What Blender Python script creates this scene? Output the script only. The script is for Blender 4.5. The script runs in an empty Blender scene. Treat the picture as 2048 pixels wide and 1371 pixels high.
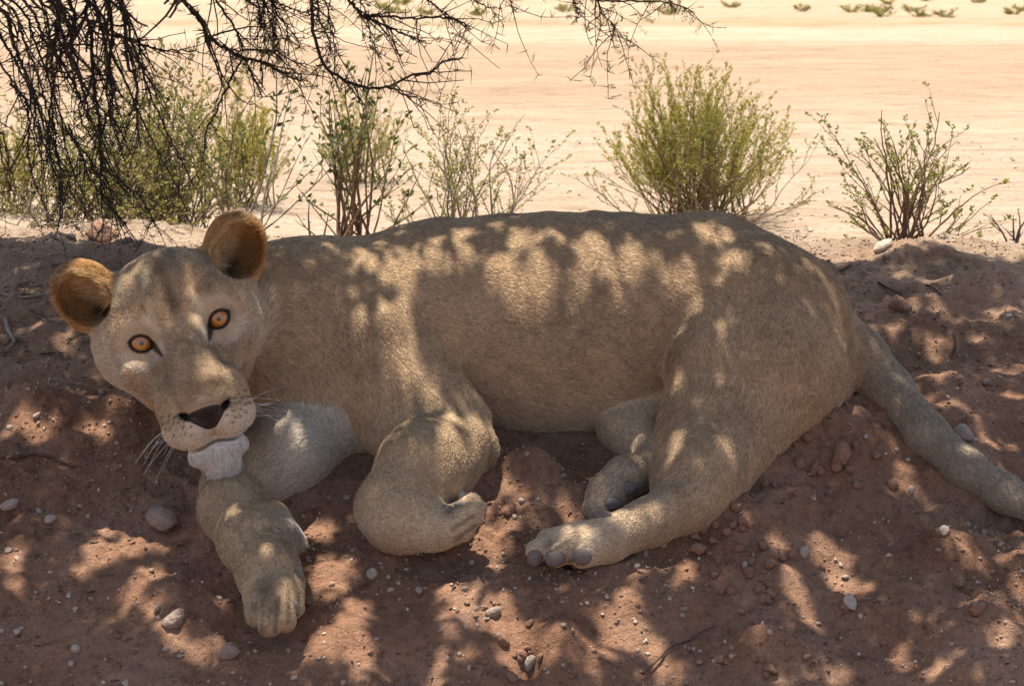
import bpy, math, random, time
import numpy as np
from mathutils import Vector, Matrix
from mathutils.bvhtree import BVHTree
T0 = time.time()
RNG = np.random.default_rng(7)
random.seed(7)
scene = bpy.context.scene
COL = scene.collection

# ------------------------------------------------------------------ camera
PITCH = math.radians(10.8)
FPX = 4435.0                       # focal length measured in photograph pixels (2048 wide)
CAM = np.array([0.0, 0.0, 1.5])
RIGHT = np.array([1.0, 0, 0])
FWD = np.array([0, math.cos(PITCH), -math.sin(PITCH)])
UP = np.array([0, math.sin(PITCH), math.cos(PITCH)])
cam_data = bpy.data.cameras.new('camera')
cam_data.lens = 36.0 * FPX / 2048.0
cam_data.sensor_width = 36.0
cam_data.clip_start = 0.05
cam_data.clip_end = 5000
cam_data.dof.use_dof = True
cam_data.dof.focus_distance = 3.98
cam_data.dof.aperture_fstop = 16.0
cam = bpy.data.objects.new('camera', cam_data)
cam.location = CAM
cam.rotation_euler = (math.pi / 2 - PITCH, 0, 0)
COL.objects.link(cam)
scene.camera = cam

# ------------------------------------------------------------------ sky, sun, exposure
SUN = np.array([-0.12, 0.17, 0.975]); SUN /= np.linalg.norm(SUN)      # towards the sun
world = bpy.data.worlds.new('World')
scene.world = world
world.use_nodes = True
wn = world.node_tree.nodes
bg = wn['Background']
sky = wn.new('ShaderNodeTexSky')
sky.sky_type = 'NISHITA'
sky.sun_disc = False
sky.sun_elevation = math.asin(SUN[2])
sky.sun_rotation = math.atan2(SUN[0], SUN[1])
sky.dust_density = 3.0
sky.ozone_density = 0.6
world.node_tree.links.new(sky.outputs[0], bg.inputs[0])
bg.inputs[1].default_value = 0.112
sun_data = bpy.data.lights.new('sun', 'SUN')
sun_data.energy = 5.0
sun_data.angle = math.radians(0.53)
sun_data.color = (1.0, 0.93, 0.82)
sun = bpy.data.objects.new('sun', sun_data)
sun.rotation_euler = Vector(SUN).to_track_quat('Z', 'Y').to_euler()
sun.location = (0, 0, 12)
COL.objects.link(sun)
scene.view_settings.view_transform = 'Standard'
scene.view_settings.look = 'None'
scene.view_settings.gamma = 1
scene.view_settings.exposure = 1.08
scene.cycles_curves.shape = 'RIBBONS'
scene.cycles.max_bounces = 5
scene.cycles.diffuse_bounces = 3
scene.cycles.use_denoising = True

# ------------------------------------------------------------------ helpers
def at(u, v, y):
    """world point seen at photograph pixel (u, v) whose world distance is y"""
    d = FWD + (u - 1024) / FPX * RIGHT - (v - 685.5) / FPX * UP
    return CAM + d * (y / d[1])

def _hash(i, j, k, seed):
    h = (i.astype(np.int64) * 374761393 + j.astype(np.int64) * 668265263 + k.astype(np.int64) * 2147483647 + seed * 1274126177) & 0xffffffff
    h = ((h ^ (h >> 13)) * 1274126177) & 0xffffffff
    h = (h ^ (h >> 16)) & 0xffffffff
    h = (h * 2246822519) & 0xffffffff
    return ((h ^ (h >> 15)) & 0xffff).astype(np.float32) / 65535.0

def noise(p, seed=0):
    """smooth value noise in -1..1, p of shape (N,3)"""
    p = np.asarray(p, np.float32)
    f = np.floor(p)
    t = p - f
    t = t * t * t * (t * (t * 6 - 15) + 10)
    i = f.astype(np.int64)
    r = 0
    for a in (0, 1):
        wa = t[:, 0] if a else 1 - t[:, 0]
        for b in (0, 1):
            wb = t[:, 1] if b else 1 - t[:, 1]
            for c in (0, 1):
                wc = t[:, 2] if c else 1 - t[:, 2]
                r = r + wa * wb * wc * _hash(i[:, 0] + a, i[:, 1] + b, i[:, 2] + c, seed)
    return r * 2 - 1

def fbm(p, octv=4, seed=0, gain=0.5):
    r = 0; a = 1.0; p = np.asarray(p, np.float32)
    for o in range(octv):
        r = r + a * noise(p * (2.03 ** o) + 17.3 * o, seed + o)
        a *= gain
    return r

def sm(x, a, b):
    t = np.clip((x - a) / (b - a), 0, 1)
    return t * t * (3 - 2 * t)

def mesh_obj(name, V, F, mat, parent=None, smooth=True, loc=None):
    me = bpy.data.meshes.new(name)
    V = np.asarray(V, np.float32); F = np.asarray(F, np.int32)
    me.vertices.add(len(V)); me.vertices.foreach_set('co', V.ravel())
    n = F.shape[1]
    me.loops.add(F.size); me.loops.foreach_set('vertex_index', F.ravel())
    me.polygons.add(len(F))
    me.polygons.foreach_set('loop_start', np.arange(0, F.size, n, dtype=np.int32))
    me.polygons.foreach_set('loop_total', np.full(len(F), n, np.int32))
    if smooth:
        me.polygons.foreach_set('use_smooth', np.ones(len(F), bool))
    me.update(calc_edges=True)
    if mat: me.materials.append(mat)
    o = bpy.data.objects.new(name, me)
    COL.objects.link(o)
    if loc is not None: o.location = loc
    if parent is not None: o.parent = parent
    return o

def empty(name, loc, label, cat, group=None):
    o = bpy.data.objects.new(name, None)
    o.empty_display_size = 0.1
    o.location = loc
    COL.objects.link(o)
    return tag(o, label, cat, group)

def tag(o, label=None, cat=None, group=None, kind=None):
    if label: o['label'] = label
    if cat: o['category'] = cat
    if group: o['group'] = group
    if kind: o['kind'] = kind
    return o

def new_mat(name):
    m = bpy.data.materials.new(name); m.use_nodes = True
    nt = m.node_tree
    return m, nt, nt.nodes['Principled BSDF'], nt.nodes['Material Output']

def N(nt, kind, **kw):
    n = nt.nodes.new(kind)
    for k, v in kw.items():
        if k in n.inputs: n.inputs[k].default_value = v
        else: setattr(n, k, v)
    return n

def ramp(nt, fac, stops):
    r = nt.nodes.new('ShaderNodeValToRGB')
    e = r.color_ramp.elements
    while len(e) < len(stops): e.new(0.5)
    for el, (p, c) in zip(e, stops):
        el.position = p; el.color = (*c, 1)
    nt.links.new(fac, r.inputs[0])
    return r.outputs[0]

def mixc(nt, fac, a, b, mode='MIX'):
    m = nt.nodes.new('ShaderNodeMix'); m.data_type = 'RGBA'; m.blend_type = mode
    for inp, v in ((m.inputs[0], fac), (m.inputs[6], a), (m.inputs[7], b)):
        if hasattr(v, 'links'): nt.links.new(v, inp)
        elif isinstance(v, (tuple, list)): inp.default_value = (*v, 1)
        else: inp.default_value = v
    return m.outputs[2]

# ------------------------------------------------------------------ lioness as one implicit surface
# Lioness space: axes X right, Y up, Z towards the viewer, one unit = KU metres,
# origin at the middle of the picture at distance D0.
D0 = 4.317
KU = D0 / FPX
ORI = CAM + FWD * D0
def Q(w): return 1 - w * KU / D0
def L(u, v, w):
    q = Q(w)
    return np.array([(u - 1024) * q, -(v - 685.5) * q, w], np.float32)
def l2w(P):
    P = np.asarray(P)
    return ORI + KU * (P[:, :1] * RIGHT + P[:, 1:2] * UP - P[:, 2:3] * FWD)
def w2l(W):
    d = (np.asarray(W) - ORI) / KU
    return np.stack([d @ RIGHT, d @ UP, -(d @ FWD)], 1).astype(np.float32)

def smin(a, b, k):
    h = np.clip(0.5 + 0.5 * (b - a) / k, 0, 1)
    return b + (a - b) * h - k * h * (1 - h)
def smax(a, b, k): return -smin(-a, -b, k)

class Cone:      # round cone between two (u, v, w, r)
    def __init__(s, a, b, fl=1.0, fur=None):
        s.a = L(*a[:3]); s.b = L(*b[:3])
        s.ra = a[3] * Q(a[2]); s.rb = b[3] * Q(b[2])
        s.c = (s.a + s.b) / 2
        s.R = np.linalg.norm(s.a - s.b) / 2 + max(s.ra, s.rb)
        s.fl = fl
        d = s.b - s.a; n = np.linalg.norm(d)
        s.dir = d / n if n > 1e-3 else np.array([1., 0, 0])
        if fur is not None: s.dir = np.array(fur, float) / np.linalg.norm(fur)
    def __call__(s, P):
        ab = s.b - s.a; pa = P - s.a
        t = np.clip(pa @ ab / (ab @ ab + 1e-9), 0, 1)
        q = pa - t[:, None] * ab
        if s.fl != 1: q = q * np.array([1, 1, s.fl], np.float32)
        return np.sqrt((q * q).sum(1)) - (s.ra + (s.rb - s.ra) * t)

class Ell:       # ellipsoid, optional roll about the view axis (degrees)
    def __init__(s, c, r, rot=0, fur=(1, -.3, 0)):
        s.c = L(*c); q = Q(c[2]); s.r = np.array(r, np.float32) * q
        a = math.radians(rot); s.ca, s.sa = math.cos(a), math.sin(a)
        s.R = max(r) * q; s.dir = np.array(fur, float) / np.linalg.norm(fur)
    def __call__(s, P):
        d = P - s.c
        x = d[:, 0] * s.ca + d[:, 1] * s.sa; y = -d[:, 0] * s.sa + d[:, 1] * s.ca
        return ell_d(x, y, d[:, 2], s.r)

def ell_d(x, y, z, r):
    k0 = np.sqrt((x / r[0]) ** 2 + (y / r[1]) ** 2 + (z / r[2]) ** 2) + 1e-6
    k1 = np.sqrt((x / r[0] ** 2) ** 2 + (y / r[1] ** 2) ** 2 + (z / r[2] ** 2) ** 2) + 1e-6
    return k0 * (k0 - 1) / k1

def chain(pts, fl=1.0): return [Cone(a, b, fl) for a, b in zip(pts[:-1], pts[1:])]

BK = (1, -.25, 0)     # lie of the coat along the body: towards the tail and down
GROUPS = [
 # (k inside the group, k to the rest, shapes)
 (55, 1, [Cone((600, 668, 90, 186), (760, 690, 30, 205), .95, BK), Cone((760, 690, 30, 205), (900, 655, 0, 206), .95, BK),
          Cone((900, 655, 0, 206), (1060, 648, 0, 208), .95, BK), Cone((1060, 648, 0, 208), (1220, 645, 0, 208), .95, BK),
          Cone((1220, 645, 0, 208), (1400, 620, 0, 180), .95, BK),
          Ell((1130, 700, 60), (230, 155, 160), 0, BK),
          Cone((1420, 580, 20, 148), (1540, 650, 60, 150), 1, BK), Cone((1540, 650, 60, 150), (1575, 740, 90, 135), 1, BK),
          Cone((500, 640, 150, 132), (600, 660, 80, 178), 1, (1, -.5, 0)),
          Cone((400, 640, 210, 90), (520, 650, 120, 125), 1, (1, -.5, 0)),
          Cone((545, 725, 140, 105), (660, 800, 145, 112), 1, (.4, -1, 0)),
          Cone((640, 780, 160, 112), (740, 830, 150, 92), 1, (.5, -1, 0))]),
 # shoulder and upper arm
 (34, 18, [Cone((660, 575, 130, 78), (760, 670, 195, 84), 1, (.6, -.9, 0)), Cone((760, 670, 195, 84), (870, 840, 262, 78), 1, (.6, -.9, 0)),
           Cone((720, 700, 180, 95), (800, 850, 235, 78), 1, (.3, -1, 0)),
           Cone((790, 655, 190, 46), (935, 838, 262, 48), 1, (.7, -.8, 0))]),
 # left foreleg, folded: forearm, wrist, turned-back paw
 (26, 13, [Cone((905, 885, 290, 76), (850, 935, 360, 92)), Cone((850, 935, 360, 92), (795, 1015, 430, 80)),
           Cone((945, 890, 275, 46), (860, 960, 380, 60)),
           Cone((790, 1015, 430, 74), (800, 1036, 455, 64)), Cone((800, 1038, 455, 62), (870, 1054, 468, 47))]),
 (9, 12, [Cone((860, 1056, 470, 45), (918, 1050, 476, 33)), Cone((915, 1046, 486, 30), (950, 1020, 490, 20)),
          Cone((905, 1058, 455, 28), (948, 1034, 455, 19)), Cone((900, 1040, 440, 26), (944, 1004, 450, 17))]),
 # right foreleg: forearm under the chin, bent wrist, hanging paw
 (24, 12, [Cone((640, 850, 190, 90), (575, 905, 265, 84)), Cone((575, 905, 265, 84), (475, 972, 318, 70)),
           Cone((475, 978, 330, 68), (462, 1018, 405, 62)), Cone((462, 1018, 405, 60), (500, 1085, 500, 58)),
           Cone((500, 1085, 505, 58), (535, 1140, 570, 60)), Cone((545, 1035, 460, 34), (566, 1080, 520, 34)),
           Cone((535, 1140, 570, 58), (545, 1185, 618, 54))]),
 (5, 9, [Cone((512, 1180, 630, 27), (514, 1230, 668, 24)), Cone((540, 1185, 652, 29), (540, 1248, 692, 25)),
          Cone((568, 1178, 645, 28), (568, 1240, 676, 24)), Cone((585, 1165, 610, 24), (588, 1215, 640, 20))]),
 # left thigh and shank
 (45, 16, [Cone((1490, 600, 90, 130), (1420, 720, 190, 80), 1, (.3, -1, 0)), Cone((1520, 650, 100, 150), (1530, 740, 150, 150), 1, (.2, -1, 0)),
           Cone((1530, 740, 150, 145), (1450, 870, 230, 108), 1, (-.2, -1, 0)), Cone((1440, 740, 190, 96), (1400, 880, 260, 84), 1, (-.1, -1, 0)),
           Cone((1435, 870, 240, 105), (1395, 950, 330, 82), 1, (-.1, -1, 0)), Cone((1395, 950, 330, 82), (1358, 1010, 400, 60), 1, (-.3, -1, 0)),
           Cone((1440, 930, 320, 50), (1392, 1008, 385, 42), 1, (-.3, -1, 0))]),
 # left hind foot
 (18, 16, [Cone((1370, 1010, 405, 54), (1300, 1042, 440, 46)), Cone((1300, 1042, 440, 46), (1210, 1080, 485, 43)),
           Cone((1210, 1080, 485, 44), (1150, 1088, 498, 38))]),
 (5, 9, [
           Cone((1190, 1095, 510, 34), (1166, 1108, 530, 28)), Cone((1150, 1085, 500, 34), (1115, 1106, 520, 26)),
           Cone((1135, 1075, 495, 30), (1075, 1100, 505, 23)), Cone((1165, 1070, 470, 30), (1095, 1078, 470, 22))]),
 # right hind leg and foot under the belly
 (20, 10, [Cone((1330, 800, 90, 80), (1255, 850, 140, 58)), Cone((1255, 850, 140, 58), (1300, 905, 210, 44)),
           Cone((1330, 925, 240, 40), (1250, 955, 300, 38)), Cone((1250, 955, 300, 40), (1215, 985, 330, 38)),
           Cone((1215, 985, 330, 34), (1195, 1018, 350, 30))]),
 # tail
 (25, 22, chain([(1650, 668, 10, 70), (1715, 715, 40, 56), (1775, 783, 85, 49), (1850, 868, 185, 42), (1930, 935, 265, 36),
                 (2010, 986, 325, 31), (2090, 1026, 370, 28), (2190, 1056, 405, 27)])),
]

# head frame: its origin sits between the eyes, hz looks out of the face
HM = L(360, 661, 400)
HS = Q(400)
_hz = np.array([0, 0, 4435.0]) - HM; _hz /= np.linalg.norm(_hz)
_a = math.radians(17.5)
_hx = np.array([math.cos(_a), math.sin(_a), 0]); _hx -= _hz * (_hx @ _hz); _hx /= np.linalg.norm(_hx)
_hy = np.cross(_hz, _hx)
HR = np.stack([_hx, _hy, _hz]).astype(np.float32)
def to_head(P): return (P - HM) @ HR.T / HS
def from_head(H): return (np.asarray(H) * HS) @ HR + HM
HEADC = from_head(np.array([0, 0, -60.0])); HEADR = 400.0

def hcone(x, y, z, a, b, ra, rb, sx=1.0):
    a = np.array(a, np.float32); b = np.array(b, np.float32); ab = b - a
    px, py, pz = x - a[0], y - a[1], z - a[2]
    t = np.clip((px * ab[0] + py * ab[1] + pz * ab[2]) / (ab @ ab), 0, 1)
    return np.sqrt(((px - t * ab[0]) * sx) ** 2 + (py - t * ab[1]) ** 2 + (pz - t * ab[2]) ** 2) - (ra + (rb - ra) * t)

EAR_E1 = np.array([.588, .809, -.05]); EAR_E1 /= np.linalg.norm(EAR_E1)
EAR_E3 = np.array([.28, -.12, .95]); EAR_E3 -= EAR_E1 * (EAR_E3 @ EAR_E1); EAR_E3 /= np.linalg.norm(EAR_E3)
EAR_E2 = np.cross(EAR_E3, EAR_E1)
EAR_C = np.array([154, 124, -85.0])
def ear_local(x, y, z):
    dx, dy, dz = x - EAR_C[0], y - EAR_C[1], z - EAR_C[2]
    return tuple(dx * e[0] + dy * e[1] + dz * e[2] for e in (EAR_E1, EAR_E2, EAR_E3))
EYE = np.array([81.0, 0, -23.0]); EYE_R = 29.0
EYE_TILT = math.radians(22)
def eye_lens(x, y):
    dx, dy = x - EYE[0] , y - EYE[1] + 1
    a = dx * math.cos(EYE_TILT) + dy * math.sin(EYE_TILT); b = -dx * math.sin(EYE_TILT) + dy * math.cos(EYE_TILT)
    return np.maximum(np.hypot(a, b - 8.0) - 24.5, np.hypot(a, b + 10.5) - 25.5)

def head_sdf(H, carve=True):
    xs, y, z = H[:, 0], H[:, 1], H[:, 2]
    x = np.sqrt(xs * xs + 4)
    d = ell_d(x, y - 40, z + 130, (150, 126, 145))
    d = smin(d, ell_d(x, y - 76, z + 60, (118, 88, 62)), 45)
    d = smin(d, ell_d(x - 92, y + 2, z + 100, (86, 96, 92)), 40)
    d = smin(d, ell_d(x - 68, y + 80, z + 54, (54, 70, 70)), 40)
    d = smin(d, hcone(x, y, z, (0, 42, -34), (0, -112, 68), 44, 44, .82), 26)       # bridge of the nose
    d = smin(d, hcone(x, y, z, (46, -44, -30), (42, -140, 30), 30, 46), 26)         # upper jaw beside the bridge
    d = smin(d, ell_d(x, y + 150, z - 45, (88, 62, 58)), 30)
    d = smin(d, hcone(x, y, z, (36, 50, -8), (108, 29, -34), 24, 22), 20)          # brow
    d = smin(d, ell_d(x - 90, y + 54, z + 26, (48, 34, 34)), 30)                    # under the eye
    d = smin(d, ell_d(x - 44, y + 184, z - 60, (50, 45, 52)), 12)                   # whisker pads
    jaw = smin(ell_d(x, y + 205, z + 6, (64, 54, 58)), smin(ell_d(x, y + 246, z - 24, (60, 26, 40)), ell_d(x, y + 266, z - 26, (36, 24, 30)), 14), 14)
    d = smin(d, jaw, 6)
    d = smin(d, ell_d(x, y + 150, z - 92, (44, 24, 26)), 16)                        # nose tip
    if carve:
        m = np.minimum(hcone(x, y, z, (0, -227, 100), (46, -235, 84), 8, 8), hcone(x, y, z, (46, -235, 84), (88, -212, 48), 8, 6))
        m = np.minimum(m, hcone(x, y, z, (0, -196, 116), (0, -222, 106), 4.5, 4.5))
        d = smax(d, -m, 4)
        d = smax(d, -hcone(x, y, z, (30, -170, 118), (47, -158, 98), 7.5, 5.5), 4)  # nostrils
        lid = np.sqrt((x - EYE[0]) ** 2 + (y - EYE[1]) ** 2 + (z - EYE[2]) ** 2) - (EYE_R + 4.0)
        d = smin(d, lid, 10)
        d = smax(d, -np.maximum(eye_lens(x, y), -(z + 32)), 2.5)
    e1, e2, e3 = ear_local(x, y, z)
    ear = ell_d(e1, e2, e3, (80, 66, 42))
    ear = smin(ear, hcone(x, y, z, (105, 70, -95), (146, 100, -92), 50, 52), 24)
    d = smin(d, ear, 22)
    cup = ell_d(e1 + 6, e2 - 3, e3 - 22, (67, 52, 50))
    cup = smin(cup, hcone(x, y, z, (140, 100, -58), (128, 80, -105), 19, 13), 12)
    d = smax(d, -cup, 9)
    return d

def lion_sdf(P, blockc=None, blockh=0):
    """distance to the animal; blockc/blockh cull shapes that cannot reach this block"""
    d = None
    for k, kout, prims in GROUPS:
        g = None
        for pr in prims:
            if blockc is not None and np.linalg.norm(pr.c - blockc) > pr.R + blockh + 75: continue
            e = pr(P)
            g = e if g is None else smin(g, e, k)
        if g is None: continue
        d = g if d is None else smin(d, g, kout)
    if blockc is None or np.linalg.norm(HEADC - blockc) < HEADR + blockh:
        H = to_head(P)
        if blockc is None:
            far = np.linalg.norm(P - HEADC, axis=1)
            e = far - HEADR + 60
            near = far < HEADR + 60
            if near.any(): e[near] = head_sdf(H[near]) * HS
        else:
            e = head_sdf(H) * HS
        d = e if d is None else smin(d, e, 13)
    if d is None: d = np.full(len(P), 999.0, np.float32)
    return d

def relief(P):
    """shallow folds and muscle under the skin"""
    r = 1.6 * fbm(P / 85.0, 3, 5)
    rib = sm(P[:, 0], -180, -60) * (1 - sm(P[:, 0], 170, 260)) * sm(P[:, 1], -100, 0)
    r = r + rib * 1.5 * np.sin(P[:, 0] / 17.0 + P[:, 1] / 60.0 + 1.5 * noise(P / 120.0, 9))
    return r

def surface_nets(res, nb=20):
    lo = np.array([-980, -640, -290.0]); hi = np.array([1200, 320, 760.0])
    h = res * nb
    nbk = np.ceil((hi - lo) / h).astype(int)
    g = np.stack(np.meshgrid(*[np.arange(n) for n in nbk], indexing='ij'), -1).reshape(-1, 3)
    cen = (lo + (g + .5) * h).astype(np.float32)
    dc = lion_sdf(cen)
    act = np.abs(dc) < h * 0.87 * 1.35 + 14
    g = g[act]; cen = cen[act]
    ax = np.arange(nb + 1)
    off = np.stack(np.meshgrid(ax, ax, ax, indexing='ij'), -1).reshape(-1, 3)
    VS, KS, QS = [], [], []
    M = 1 << 20
    key = lambda c: (c[:, 0].astype(np.int64) * M + c[:, 1]) * M + c[:, 2]
    corner = np.array([[i, j, k] for i in (0, 1) for j in (0, 1) for k in (0, 1)])
    edges = [(a, b) for a in range(8) for b in range(a + 1, 8) if np.abs(corner[a] - corner[b]).sum() == 1]
    for gb, cb in zip(g, cen):
        base = gb * nb
        P = (lo + (base + off) * res).astype(np.float32)
        D = lion_sdf(P, cb, h * .87)
        if D.min() > 8 or D.max() < -8: continue
        nr_ = np.abs(D) < 12
        D[nr_] -= relief(P[nr_])
        D = D.reshape(nb + 1, nb + 1, nb + 1)
        S = D < 0
        if S.all() or not S.any(): continue
        c8 = [S[c[0]:c[0] + nb, c[1]:c[1] + nb, c[2]:c[2] + nb] for c in corner]
        cnt = sum(c.astype(np.int8) for c in c8)
        ii = np.argwhere((cnt > 0) & (cnt < 8))
        if not len(ii): continue
        dv = np.stack([D[ii[:, 0] + c[0], ii[:, 1] + c[1], ii[:, 2] + c[2]] for c in corner], 1)
        acc = np.zeros((len(ii), 3)); n = np.zeros(len(ii))
        for a, b in edges:
            da, db = dv[:, a], dv[:, b]
            x = (da < 0) != (db < 0)
            t = np.where(x, da / np.where(x, da - db, 1), 0)
            acc += x[:, None] * (corner[a] + t[:, None] * (corner[b] - corner[a])); n += x
        cell = base + ii
        VS.append(lo + (cell + acc / n[:, None]) * res); KS.append(key(cell))
        s0 = dv[:, 0] < 0
        for axi, (o1, o2) in enumerate(((1, 2), (2, 0), (0, 1))):
            ci = [4, 2, 1][axi]
            cr = s0 != (dv[:, ci] < 0)
            c0 = cell[cr]
            e1 = np.zeros(3, int); e1[o1] = 1
            e2 = np.zeros(3, int); e2[o2] = 1
            q = np.stack([key(c0), key(c0 - e1), key(c0 - e1 - e2), key(c0 - e2)], 1)
            fl = ~s0[cr]
            q[fl] = q[fl][:, ::-1]
            QS.append(q)
    V = np.concatenate(VS); K = np.concatenate(KS); Qd = np.concatenate(QS)
    o = np.argsort(K); K = K[o]; V = V[o]
    idx = np.searchsorted(K, Qd); idx = np.clip(idx, 0, len(K) - 1)
    ok = (K[idx] == Qd).all(1)
    return V.astype(np.float32), idx[ok].astype(np.int32)

LV, LF = surface_nets(3.0)
print('lion', len(LV), len(LF), round(time.time() - T0, 1))

def vert_normals(V, F):
    n = np.cross(V[F[:, 2]] - V[F[:, 0]], V[F[:, 3]] - V[F[:, 1]])
    out = np.zeros_like(V)
    for c in range(4):
        for a in range(3):
            out[:, a] += np.bincount(F[:, c], n[:, a], len(V))
    return out / (np.linalg.norm(out, axis=1, keepdims=True) + 1e-9)
LN = vert_normals(LV, LF)
if (LN * (LV - LV.mean(0))).sum() < 0:
    LF = LF[:, ::-1].copy(); LN = -LN

# --- coat: lie of the hair, its length and its colour, per vertex
def coat(P, Nn):
    n = len(P)
    best = np.full(n, 1e9, np.float32); dirs = np.zeros((n, 3), np.float32); ws = np.zeros(n, np.float32)
    gid = np.zeros(n, np.int32)
    ds = []
    for gi, (k, ko, prims) in enumerate(GROUPS):
        for pr in prims:
            e = pr(P); ds.append((e, pr.dir))
            b = e < best
            best = np.where(b, e, best); gid = np.where(b, gi, gid)
    for e, dr in ds:
        w = np.exp(-np.clip(e - best, 0, 400) / 22.0)
        dirs += w[:, None] * dr.astype(np.float32); ws += w
    H = to_head(P)
    hd = np.full(n, 1e9, np.float32)
    nr = np.linalg.norm(P - HEADC, axis=1) < 330
    hd[nr] = head_sdf(H[nr]) * HS
    wh = np.clip(1 - (hd - best) / np.where(gid == 4, 4, 30), 0, 1) * (hd < 40); wh = np.where(hd < best, 1, wh).astype(np.float32)
    wh = np.where(nr, wh, 0)
    x = np.abs(H[:, 0]); y = H[:, 1]; z = H[:, 2]
    # head hair flows away from the nose
    hdv = H - np.array([0, -140, 120], np.float32)
    hdv[:, 2] *= .6
    e1, e2, e3 = ear_local(x, y, z)
    ear = np.clip(1 - np.maximum(np.sqrt((e1 / 90) ** 2 + (e2 / 75) ** 2 + (e3 / 62) ** 2) - .9, 0) / .2, 0, 1) * sm(e1, -78, -40)
    sgn = np.sign(H[:, 0])
    incup = ear * (1 - sm(np.sqrt(((e1 + 6) / 67) ** 2 + ((e2 - 3) / 52) ** 2 + ((e3 - 22) / 50) ** 2), 1.02, 1.12))
    chin = sm(-y, 238, 248)
    hdv[:, 0] = hdv[:, 0] * (1 - ear) + ear * sgn * (EAR_E1[0] * 90 + 30)
    hdv[:, 1] = hdv[:, 1] * (1 - ear) + ear * EAR_E1[1] * 90
    hdv[:, 1] = np.where(chin > .3, -90, hdv[:, 1]); hdv[:, 2] = np.where(chin > .3, 14, hdv[:, 2]); hdv[:, 0] = np.where(chin > .3, H[:, 0] * .7, hdv[:, 0])
    hdv = hdv * (1 - incup[:, None]) + incup[:, None] * np.stack([sgn * 75, 8 + 0 * sgn, 45 + 0 * sgn], 1)
    hw = (hdv / (np.linalg.norm(hdv, axis=1, keepdims=True) + 1e-6)) @ HR
    D = dirs / (ws[:, None] + 1e-6)
    D = D * (1 - wh[:, None]) + hw * wh[:, None]
    D += .22 * np.stack([noise(P / 60.0, 31), noise(P / 60.0, 32), noise(P / 60.0, 33)], 1)
    # ---------- length
    X, Y = P[:, 0], P[:, 1]
    ln = np.full(n, 7.5, np.float32)
    belly = (gid == 0) * sm(-Y, 20, 160)
    ln += 8 * belly
    ln += (gid == 0) * sm(-X, 300, 430) * sm(-Y, -60, 160) * 10             # neck and chest
    ln = np.where(gid == 2, 6.0, ln); ln = np.where(gid == 4, 7.5, ln); ln = np.where((gid == 7) | (gid == 3), 6, ln); ln = np.where((gid == 5) | (gid == 8), 5, ln)
    tuft = np.exp(-((P - L(985, 900, 255)) ** 2).sum(1) / 35.0 ** 2) * 22 + np.exp(-((P - L(585, 1055, 500)) ** 2).sum(1) / 30.0 ** 2) * 32
    tuft += np.exp(-((P - L(958, 1005, 490)) ** 2).sum(1) / 22.0 ** 2) * 9
    ln += tuft
    hl = 3.8 + 4 * sm(x, 90, 150) + 18 * chin * sm(-y, 250, 280) + 8 * chin
    hl = hl + 2 * ear + 22 * incup * (1 - sm(e1, 0, 45)) * sm(e2, -12, 18) + 3 * incup + 10 * sm(x, 110, 165) * (1 - sm(y, 20, 90)) * sm(-z, 40, 110)
    eye = np.hypot(x - EYE[0], y - EYE[1])
    hl = hl * sm(eye, 34, 60) + 1.0
    hl = np.where((np.abs(y + 229 + 7 * sm(x, 0, 36) - 16 * sm(x, 44, 86)) < 6) & (z > 20) & (x < 60), 1.4, hl)
    nose = np.sqrt((x / 46) ** 2 + ((y + 170) / 34) ** 2) ; hl = np.where((nose < 1) & (z > 80), 1.5, hl)
    ln = ln * (1 - wh) + hl * wh
    # ---------- colour (linear base colours of the hair, plus some painted crease shade)
    tan = np.array([.53, .378, .230]); dark = np.array([.32, .226, .142]); pale = np.array([.73, .58, .41]); white = np.array([.66, .59, .48])
    grey = np.array([.34, .285, .215]); org = np.array([.50, .27, .085]); blk = np.array([.02, .016, .014])
    def mix(c, t, w): return c + (np.asarray(t) - c) * np.clip(w, 0, 1)[:, None]
    c = np.tile(tan, (n, 1))
    n1 = fbm(P / 130.0, 3, 40); n2 = fbm(P / 22.0, 3, 44)
    c = mix(c, dark, .25 + .45 * n1 + .3 * n2)
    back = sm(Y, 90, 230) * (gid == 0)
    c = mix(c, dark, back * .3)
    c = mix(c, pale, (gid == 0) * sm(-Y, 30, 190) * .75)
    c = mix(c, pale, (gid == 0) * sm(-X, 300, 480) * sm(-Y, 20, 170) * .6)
    c = mix(c, grey, (gid == 10) * sm(X, 650, 760) * .8)
    inner = (gid == 4) * (1 - sm(P[:, 2], 340, 430)) * sm(X, -480, -400)
    c = mix(c, white * .9, inner * .8)
    c = mix(c, white * .95, np.exp(-((P - L(585, 1055, 500)) ** 2).sum(1) / 34.0 ** 2) * .9)
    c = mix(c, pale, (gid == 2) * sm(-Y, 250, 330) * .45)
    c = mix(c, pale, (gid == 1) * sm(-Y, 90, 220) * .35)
    c = mix(c, [.5, .36, .22], (gid == 2) * .15)
    c = mix(c, pale, ((gid == 7) | (gid == 8)) * sm(-X, -330, -100) * .55)
    c = mix(c, pale, (gid == 3) * .5)
    c = mix(c, pale, (gid == 9) * .3)
    for (u, v, w, r, a) in ((528, 1178, 690, 17, .75), (540, 1218, 705, 16, .8), (556, 1165, 690, 12, .4), (505, 1215, 690, 10, .4),
                            (1100, 1088, 540, 16, .5), (1140, 1092, 545, 16, .5), (908, 1004, 470, 14, .8), (895, 1020, 480, 12, .7)):
        q = L(u, v, w)
        c = mix(c, [.07, .06, .05], a * np.exp(-((P[:, :2] - q[:2]) ** 2).sum(1) / r ** 2 * 1.2) * (np.abs(P[:, 2] - w) < 110))  # dark toe patches; last pair paints the shaded gap by the tucked paw
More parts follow.
